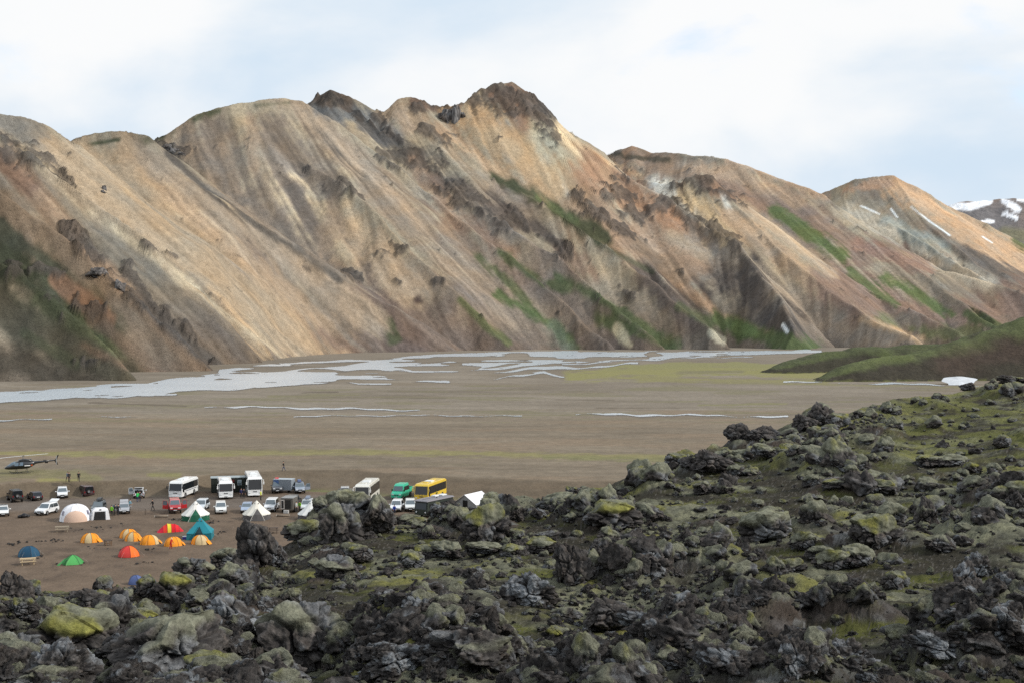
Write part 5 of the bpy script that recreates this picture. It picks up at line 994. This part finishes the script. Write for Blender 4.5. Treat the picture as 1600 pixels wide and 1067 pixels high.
MB().box((.03, .45, 1.3), (.06, .8, 2.0), .01).part('door', flat('hut_door', (96, 26, 26), .6), t)
loc = spot(441, 769); t = thing('box_trailer', loc, face_cam(loc, -.35), 'blue and silver box trailer behind the grey off-roader', 'trailer'); SV = flat('silver_panel', (132, 140, 148), .5)
MB().box((-1.0, 0, 1.35), (2.0, 3.4, 1.9), .02).part('box', SV, t); MB().box((.012, -1.15, 1.35), (.03, 1.0, 1.7)).part('blue_panel', flat('blue_panel', (70, 100, 150), .5), t); MB().box((-1.0, 0, 2.33), (2.06, 3.46, .07)).part('roof', flat('trailer_roof', (170, 178, 184), .5), t)
for y in np.arange(-.5, 1.7, .3): MB().box((.012, float(y), 1.35), (.03, .04, 1.8)).part('rib', SV, t)
for y in (-1.0, 1.0): wheel(t, -.9, y, .34, .22); MB().box((-.1, y, .35), (.1, .1, .5)).part('prop_leg', BLACKP, t)

# ------------------------------------------------------------------ helicopter on the river flat
loc = ground(37, 738, 0.24); t = thing('helicopter', loc, face_cam(loc, -1.42), 'black helicopter with white two-bladed rotor parked on the river flat', 'helicopter')
HB = flat('heli_black', (16, 17, 22), .22, .6, coat=.6, dirt=.08); HS = 1.02
def ell(x, z, w, h, n=18): return [(x, w * math.cos(a), z + h * math.sin(a)) for a in [2 * PI * k / n for k in range(n)]]
MB().loft([ell(*s) for s in ((3.35, 1.02, .06, .05), (3.15, 1.06, .34, .24), (2.6, 1.18, .58, .46), (1.9, 1.36, .70, .66), (1.0, 1.48, .72, .78), (0, 1.5, .72, .80), (-.9, 1.52, .64, .72), (-1.6, 1.66, .42, .48), (-2.1, 1.78, .25, .28))]).part('fuselage', HB, t, True)
MB().loft([ell(*s) for s in ((1.0, 2.20, .10, .08), (.7, 2.30, .34, .22), (-.2, 2.36, .40, .27), (-1.1, 2.20, .34, .25), (-1.8, 1.98, .16, .14))]).part('engine_cowling', HB, t, True)
bo = MB().loft([ell(*s) for s in ((-1.9, 1.80, .26, .27), (-3.5, 1.90, .18, .18), (-5.6, 2.02, .10, .11))]).part('tail_boom', HB, t, True)
MB().prof([(-5.15, 2.02, .04), (-5.55, 2.10, .05), (-6.05, 3.05, .03), (-6.25, 3.05, .02), (-5.85, 2.0, .04), (-6.10, 1.22, .02), (-5.92, 1.20, .03), (-5.45, 1.92, .05)], .005).part('tail_fin', HB, bo)
MB().box((-3.85, 0, 1.92), (.42, 1.9, .05), .01).part('tailplane', HB, bo); 
for s in (1, -1): MB().box((-3.88, s * .97, 1.88), (.55, .04, .42), .01).part('end_plate', HB, bo)
tr = MB().tube((-5.75, .05, 2.05), (-5.75, .28, 2.05), .05, 8).part('tail_rotor_hub', GREYM, bo); MB().box((-5.75, .30, 2.05), (.12, .02, 1.6)).part('tail_rotor_blade', flat('blade_grey', (150, 152, 154)), bo)
MB().loft([ell(*s) for s in ((2.98, 1.18, .34, .22), (2.55, 1.36, .54, .34), (2.0, 1.62, .64, .44), (1.5, 1.78, .66, .46))], True).part('nose_glass', flat('heli_glass', (86, 104, 118), .06, .8, dirt=.02), t, True)
for s in (1, -1):
    for xa, xb in ((1.72, 1.0), (.9, .2)): MB().poly([(xa, s * .735, 1.42), (xb, s * .745, 1.42), (xb, s * .60, 2.02), (xa - .15, s * .58, 2.0)]).part('side_window', flat('heli_glass', (86, 104, 118)), t, thick=.02)
    MB().box((-.55, s * .70, 1.38), (1.0, .05, .16)).part('registration', flat('white_letter', (225, 225, 225)), t); MB().box((-1.35, s * .545, 1.42), (.30, .05, .18)).part('flash', flat('orange_flash', (190, 80, 30)), t)
    sk = MB().path([(2.35, s * 1.0, .26), (2.05, s * 1.0, .08), (-1.1, s * 1.0, .08)], .05, 8).part('skid', flat('skid_dark', (40, 42, 46), .5), t)
    for x in (1.25, -.55): MB().path([(x, s * 1.0, .08), (x, s * .85, .45), (x, s * .45, .78), (x, 0, .86)], .04, 8).part('skid_strut', flat('skid_dark', (40, 42, 46)), sk)
ma = MB().tube((.1, 0, 2.4), (.1, 0, 3.12), .07, 10).part('mast', GREYM, t); MB().box((.1, 0, 3.14), (.5, .22, .14), .03).part('rotor_hub', GREYM, ma)
for q in (0, 1):
    bl = MB().prof([(.2, -.02, .10), (.2, .03, .10), (.8, .03, .17), (5.2, -.02, .17), (5.2, -.05, .17), (.8, -.02, .17)]).part('rotor_blade', flat('blade_white', (206, 208, 208), .45), t); bl.location = (.1, 0, 3.16); bl.rotation_euler = (0, 0, PI * q + .42)
MB().tube((.6, .3, 2.5), (.95, .3, 2.6), .05, 8).part('exhaust', GREYM, t); MB().tube((-.9, .25, 2.4), (-1.3, .35, 2.55), .10, 8).part('exhaust', GREYM, t)

# ------------------------------------------------------------------ tents
orange_tent(141, 846, -.25, 'orange tent with cream left panel, standing alone below the dome tent', (7,), 1.0, 30)
orange_tent(201, 839, -.4, 'orange and cream tent overlapped by its neighbour, rearmost of the row', (7,), .98, 29)
orange_tent(208, 844, -.4, 'orange and cream tent pitched just in front of its twin', (7,), .95, 28)
orange_tent(234, 849, .25, 'orange tent with cream right panel, third in the row', (1, 0), 1.0, 30)
orange_tent(271, 852, .2, 'orange tent with cream stripe beside the red-clad person', (1,), 1.0, 29)
orange_tent(312.5, 849, -.2, 'orange tent with cream centre in front of the teal tent', (0, 7), .98, 29)
loc = spot(201.5, 868); t = thing('dome_tent', loc, face_cam(loc, 0), 'red and orange dome tent with dark hem, nearest the lava', 'tent'); gore_dome(t, 1.25, 1.42, 1.35, [(236, 112, 44), (232, 100, 38), (230, 105, 40), (200, 60, 50), (196, 62, 60), (206, 66, 62)], start=.15, p=1.8, pole=(110, 40, 30)); pegs(t, 1.3, 1.45)
loc = spot(45.5, 868); t = thing('dome_tent', loc, face_cam(loc, 0), 'dark blue dome tent beside a wooden table at lower left', 'tent'); gore_dome(t, 1.2, 1.42, 1.32, [(34, 76, 102), (40, 84, 110), (30, 68, 94), (34, 74, 100), (46, 92, 118), (30, 70, 96)], start=.2); pegs(t, 1.3, 1.45)
loc = spot(114, 880); t = thing('dome_tent', loc, face_cam(loc, .1), 'low green tent with a sharp ridge at lower left', 'tent'); gore_dome(t, 1.1, 1.40, 1.15, [(62, 142, 74), (74, 160, 84), (54, 128, 66), (62, 142, 74), (84, 168, 92)], start=.5, p=1.35); pegs(t, 1.2, 1.4)
MB().sheet([[(.2, -.9, .85), (.6, -1.0, .75)], [(.3, -1.5, .35), (.8, -1.4, .3)], [(.3, -1.95, 0), (.8, -1.7, 0)]]).part('porch', cloth('tent_84_168_92', (84, 168, 92)), t, True)
loc = spot(212, 911); t = thing('dome_tent', loc, face_cam(loc, 0), 'small slate blue tent peeping out beside a yellow-mossed lava rock', 'tent'); gore_dome(t, .9, .95, 1.0, [(84, 100, 146), (96, 112, 156), (78, 92, 136), (88, 104, 150), (80, 96, 140)], start=.3)
loc = spot(484, 821); t = thing('dome_tent', loc, face_cam(loc, 0), 'bright red tent top showing between lava and the third bell tent', 'tent'); gore_dome(t, .8, .85, 1.0, [(214, 44, 36)] * 5, start=.3)
# red and yellow tunnel tent
loc = spot(267, 830); t = thing('tunnel_tent', loc, face_cam(loc, .1), 'long red tunnel tent with yellow bands', 'tent')
def tunnel(ys, cols):
    for i, c in enumerate(cols):
        rows = []
        for q in range(5):
            y, r, h = [ys[i][k] + (ys[i + 1][k] - ys[i][k]) * q / 4 for k in range(3)]
            dip = 1 - .05 * math.sin(PI * q / 4); rows.append([(r * math.cos(a), y, h * math.sin(a) * dip) for a in [PI * k / 10 for k in range(11)]])
        MB().sheet(rows).part('panel', cloth('tent_%d_%d_%d' % tuple(c), c), t, True)
    for y, r, h in ys[1:-1]: MB().path([(r * 1.01 * math.cos(a), y, h * 1.01 * math.sin(a)) for a in [PI * k / 10 for k in range(11)]], .018, 5).part('pole', flat('pole_60', (60, 60, 62)), t)
tunnel([(-1.95, .75, .05), (-1.15, .90, .85), (-.55, .95, 1.25), (0.0, .95, 1.18), (.55, .95, 1.15), (1.1, .85, .85), (1.75, .5, .08)], [(206, 30, 60), (216, 60, 46), (216, 196, 58), (208, 28, 40), (214, 34, 44), (198, 30, 46)])
# bell tents
bell_tent(305.5, 811, .0, 'white bell tent with dark green walls and doorway', (226, 224, 218), (26, 88, 66))
bell_tent(401, 810, .05, 'white bell tent with grey walls between pale blue and white cars', (224, 220, 208), (86, 84, 84))
bell_tent(487, 810, .05, 'white bell tent with grey walls beside the tall mossy crag', (224, 224, 220), (84, 82, 84), door=(34, 40, 42))
bell_tent(313, 840, -.12, 'teal square-based tent with open pointed doorway', (36, 128, 142), (30, 112, 124), R=1.85, h=2.95, eave=.95, square=True, group='teal tent', door=(24, 52, 58), catname='pyramid_tent')
# geodesic dome with a peach front
loc = spot(118, 812); t = thing('geodesic_tent', loc, face_cam(loc, 0), 'large white dome tent with peach front panel', 'tent'); gore_dome(t, 2.25, 2.3, 2.5, [(232, 232, 236)] * 9, start=PI / 9, p=2.3, pole=(222, 222, 226), name='shell_panel')
rows = []
for v in range(9):
    u = v / 8; row = []
    for w in range(13):
        q = w / 12 * 2 - 1; y = q * 1.72 * math.sqrt(max(0, 1 - u * u)); z = u * 1.75; k = max(0.0, 1 - (z / 2.5) ** 2.3) ** (1 / 2.3); row.append((math.sqrt(max(0.02, (2.36 * k) ** 2 - (y * 1.0) ** 2)) + .10, y, z))
    rows.append(row)
MB().sheet(rows).part('front_panel', cloth('tent_peach', (214, 184, 164)), t, True)
for s in (1, -1): MB().poly([(1.35, s * 1.78, 1.05), (1.0, s * 2.02, 1.0), (.72, s * 1.86, 1.58), (1.05, s * 1.62, 1.62)]).part('window', flat('tent_window', (120, 116, 132), .4), t, thick=.03)
pegs(t, 2.3, 2.35, 9, .9)
# white porch tent
loc = spot(157, 812); t = thing('porch_tent', loc, face_cam(loc, .05), 'small white frame tent with dark open front beside the dome tent', 'tent'); WT = cloth('tent_white', (228, 228, 230))
MB().prof([(0, 0, 1.42), (-.15, 1.45, 1.2), (-.35, 1.72, .70), (-2.0, 1.72, .70), (-2.1, 1.45, 1.2), (-2.2, 0, 1.42)], .03).part('canopy', WT, t)
MB().poly([(.03, -1.02, .02), (.03, .72, .02), (-.10, .66, 1.30), (-.10, -.80, 1.30)]).part('opening', BLACKP, t, thick=.03); MB().poly([(-.16, -.18, 1.50), (-.16, .18, 1.50), (-.25, .12, 1.64), (-.25, -.12, 1.64)]).part('emblem', BLACKP, t, thick=.03)  # opening is a dark sheet in place of the tent's shaded inside
for s in (-1.18, .86): MB().path([(.05, s, 0), (-.10, s * .92, 1.36)], .06, 6).part('front_tube', WT, t)
# white ridge tent, far right of the camp
loc = spot(727, 799); t = thing('ridge_tent', loc, face_cam(loc, -.55), 'white gable-roofed tent at the right end of the camp behind lava', 'tent')
for s in (1, -1): MB().poly([(.25, 0, 2.75), (-5.2, 0, 2.75), (-5.2, s * 2.2, 1.25), (.25, s * 2.2, 1.25)]).part('roof_panel', WT, t, thick=.03); MB().box((-2.5, s * 2.05, .65), (5.0, .05, 1.3)).part('wall_panel', flat('tent_grey_wall', (150, 150, 148), .8), t)
MB().poly([(0, -2.05, 0), (0, 2.05, 0), (0, 2.05, 1.30), (0, 0, 2.66), (0, -2.05, 1.30)]).part('gable', flat('tent_grey_wall', (150, 150, 148)), t, thick=.03); MB().box((.03, 0, .95), (.04, .9, 1.8)).part('door', BLACKP, t)

# ------------------------------------------------------------------ people
BL = (24, 25, 30); JN = (56, 70, 98)
person(105.3, 752, .6, 'person in grey-blue jacket walking on the flat below the helicopter', (82, 96, 112), (40, 36, 36), pose='walk', z0=.24)
person(108, 752.5, .2, 'person in dark jacket close beside the grey-blue jacket', (34, 30, 34), (52, 34, 34), pose='stand', z0=.24)
person(123, 752, PI, 'person all in black standing alone on the flat near the helicopter', BL, BL, pose='walk', z0=.24)
person(443.5, 735.5, -1.5, 'walker in black jacket and blue jeans on top of the bank', BL, JN, pose='walk', z0=.1, h=1.82)
person(214.5, 784, PI - .3, 'person in bright green jacket loading the white off-roader', (40, 190, 90), JN, pose='lean')
person(218.5, 783, PI + .2, 'person in dark clothes beside the bright green jacket', (34, 36, 44), (44, 48, 62), pose='stand')
person(239, 797, -1.2, 'person in black walking alone across the car park', BL, BL, pose='walk', h=1.8)
person(174.5, 806, 2.6, 'person in yellow-green vest beside the white porch tent', (120, 190, 40), BL, pose='stand')
person(178, 805, 1.9, 'person in black next to the yellow-green vest', BL, BL, pose='lean')
person(184.5, 805, 2.9, 'person in black leaning at the open door of the silver car', (22, 22, 34), (30, 30, 44), pose='lean')
person(201.5, 796, 1.2, 'person in pale blue jacket behind the silver car', (110, 160, 180), (50, 52, 60), pose='lean')
person(377, 778, .2, 'person in blue jacket standing between the two tall buses', (30, 36, 82), BL, pose='stand')
person(381, 778.5, -.2, 'person in black beside the blue jacket between the buses', BL, BL, pose='stand')
person(407.5, 781, 1.2, 'person in yellow vest at the corner of the tall coach', (190, 196, 40), BL, pose='stand')
person(463, 800, .9, 'person in light grey jacket beside the camper box', (176, 178, 176), (40, 40, 44), pose='stand')
person(469, 799, -.4, 'person in lime green top by the white car with roof box', (130, 190, 50), (40, 44, 40), pose='lean')
person(266.5, 857.5, .8, 'person in red suit in front of an orange tent', (190, 26, 34), (180, 24, 32), (210, 205, 200), pose='lean', h=1.5)
person(616, 804, .1, 'person in bright blue jacket in front of the white car', (30, 70, 170), (40, 46, 60), pose='lean', h=1.65)

# ------------------------------------------------------------------ tables, logs, bags
def table(px, py, label, mat, w=1.9, rel=0.0):
    loc = spot(px, py); t = thing('picnic_table', loc, face_cam(loc, rel), label, 'table', 'picnic tables on the camp ground')
    for i in range(4): MB().box((-.27 + .18 * i, 0, .75), (.165, w, .05), .006).part('plank', mat, t)
    for s in (1, -1):
        MB().box((s * .68, 0, .45), (.26, w, .05), .006).part('bench', mat, t)
        for y in (-w * .36, w * .36): MB().tube((s * .62, y, 0), (s * .18, y, .74), .045, 6).part('leg', mat, t)
    for y in (-w * .36, w * .36): MB().box((0, y, .42), (1.5, .07, .09)).part('brace', mat, t)
table(97, 830, 'pale wooden picnic table below the white dome tent', WOOD); table(43.5, 881, 'pale wooden picnic table in front of the dark blue tent', flat('new_wood', (190, 168, 132), .8, dirt=.3), 1.9, .05); table(427, 832, 'dark wooden picnic table behind the black lava pinnacle', DWOOD, 1.4)
for px, py, lb in ((252, 808, 'log barrier beside the red off-roader'), (442, 807, 'log barrier in front of the camper box')):
    loc = spot(px, py); t = thing('log_barrier', loc, face_cam(loc, 0), 'grey ' + lb, 'log', 'log barriers along the car park'); MB().tube((0, -.95, .22), (0, .95, .22), .17, 10, .15).part('log', flat('grey_log', (128, 116, 102), .9, dirt=.4), t, True)
    for y in (-.98, .98): MB().tube((0, y - .02, .22), (0, y + .02, .22), .168, 10).part('cut_end', flat('cut_wood', (206, 204, 196), .8), t); MB().box((0, y * .75, .06), (.3, .12, .12)).part('bearer', DWOOD, t)
loc = spot(36.5, 808); t = thing('bag_pile', loc, face_cam(loc, 0), 'heap of black bags on the gravel by the left white cars', 'bags')
for x, y, r, h in ((0, -.45, .42, .42), (.1, .1, .5, .62), (-.1, .55, .4, .40)):
    V_, T_ = ICO[3]; v = V_ * (1 + .22 * fbm3(V_[:, 0] * 2 + y, V_[:, 1] * 2, V_[:, 2] * 2, 3, 5))[:, None] * np.array([r, r, h * .6]) + np.array([x, y, h * .5]); link('bag', raw_mesh('bag', v, tris=T_, mats=[flat('bag_black', (20, 20, 24), .5)]), t)
loc = spot(169, 852); t = thing('crate_table', loc, face_cam(loc, .3), 'small brown wooden crate table right of the lone orange tent', 'crate'); MB().box((0, 0, .74), (.85, .9, .07), .01).part('top', DWOOD, t)
for x in (-.33, .33):
    for y in (-.36, .36): MB().box((x, y, .36), (.09, .09, .7)).part('leg', flat('crate_wood', (112, 88, 66), .85), t)
MB().box((0, 0, .34), (.62, .70, .05)).part('shelf', flat('crate_wood', (112, 88, 66)), t)
loc = spot(290, 842); t = thing('cool_box', loc, face_cam(loc, -.2), 'blue cool box with white lid beside the teal tent', 'cool box'); MB().box((0, 0, .2), (.5, .75, .38), .03).part('box', flat('cool_blue', (36, 44, 150), .5), t); MB().box((0, 0, .43), (.54, .79, .10), .03).part('lid', flat('cool_white', (230, 232, 236), .5), t); MB().path([(0, -.41, .3), (0, -.45, .5), (0, .45, .5), (0, .41, .3)], .015, 5).part('handle', GREYM, t)
loc = spot(227, 804); t = thing('marker_post', loc, 0, 'thin dark post at the edge of the car park', 'post'); MB().tube((0, 0, 0), (0, 0, .95), .05, 8, .04).part('post', DWOOD, t); MB().tube((0, 0, .95), (0, 0, 1.0), .055, 8, .03).part('cap', BLACKP, t)
# snow left at the foot of the green hill
def snow(px0, px1, py, name, label, depth=6, thick=.5):
    x0, y0, _ = ground(px0, py, .3); x1, _, _ = ground(px1, py, .3); cx_, w = (x0 + x1) / 2, abs(x1 - x0) / 2; R_ = 14; rows = []
    a = np.linspace(0, 2 * PI, 41)[:-1]; V = [(0, 0, thick * .9)]; 
    for k in (.35, .7, 1.0):
        for q in a: rr_ = k * (1 + .18 * math.sin(3 * q + 1) + .08 * math.sin(7 * q)); V.append((math.cos(q) * w * rr_, math.sin(q) * depth * rr_, thick * (1 - k ** 2) * .9 + math.sin(q) * k * 1.9 + (.6 * math.cos(q) * k)))
    T = [(0, 1 + i, 1 + (i + 1) % 40) for i in range(40)]; Q = []
    for r_ in range(2):
        for i in range(40): j = (i + 1) % 40; Q.append((1 + r_ * 40 + i, 1 + (r_ + 1) * 40 + i, 1 + (r_ + 1) * 40 + j, 1 + r_ * 40 + j))
    o = link(name, raw_mesh(name, V, Q, T, mats=[flat('old_snow', (206, 210, 214), .8, .3, dirt=.5, scale=.35, bump=.4)])); o.location = (cx_, y0 + depth * .9, 1.7); o['label'] = label; o['category'] = 'snow'; return o
snow(1480, 1530, 601, 'snow_patch', 'white snow patch at the foot of the green hill')
# stones strewn over the camp ground: pieces of the floor
STN = [rock_mesh('stone', 300 + i, 2, 'bare') for i in range(4)]
rs = random.Random(5)
for cx_, cy_, sx_, n_ in ((118, 827, 10, 7), (155, 823, 12, 10), (195, 820, 8, 6), (66, 869, 5, 7), (85, 845, 14, 8), (275, 812, 14, 8), (335, 815, 10, 8), (400, 830, 14, 8), (240, 858, 12, 6), (150, 856, 14, 7), (25, 850, 20, 10), (345, 832, 10, 6), (120, 880, 22, 8), (230, 880, 20, 8), (60, 845, 30, 10), (190, 858, 12, 5)):
    for i in range(n_):
        x, y, z = spot(cx_ + rs.gauss(0, sx_ * .6), cy_ + rs.gauss(0, 1.6)); o = link('stone', rs.choice(STN), valley); s = rs.uniform(.08, .26); o.location = (x, y, z + s * .2); o.scale = (s * 1.2, s, s * .8); o.rotation_euler = (0, 0, rs.uniform(0, 6))
# ------------------------------------------------------------------ crags standing out of the mountain
OUT = [rock_mesh('rock_outcrop', 500 + i, 4, 'bare', (1, 1, 1), .1, 1.7) for i in range(5)]
for px, py, w, h in ((162, 290, 9, 22), (160, 298, 14, 8), (258, 226, 22, 14), (272, 232, 20, 16), (284, 238, 14, 10), (712, 164, 20, 66), (702, 170, 26, 46), (690, 178, 22, 18), (722, 176, 16, 16), (150, 420, 44, 22), (186, 440, 22, 30)):
    hit = mountain_hit(px, py + h * .35) or mountain_hit(px, py + h)
    if hit:
        o = link('rock_outcrop', OUT[int(px) % 5], mount); s = hit[1] / F; o.location = (hit[0], hit[1] + 2, hit[2] - h * s * .12); o.scale = (w * s * .55, w * s * .55, h * s * .6); o.rotation_euler = (0, 0, px)
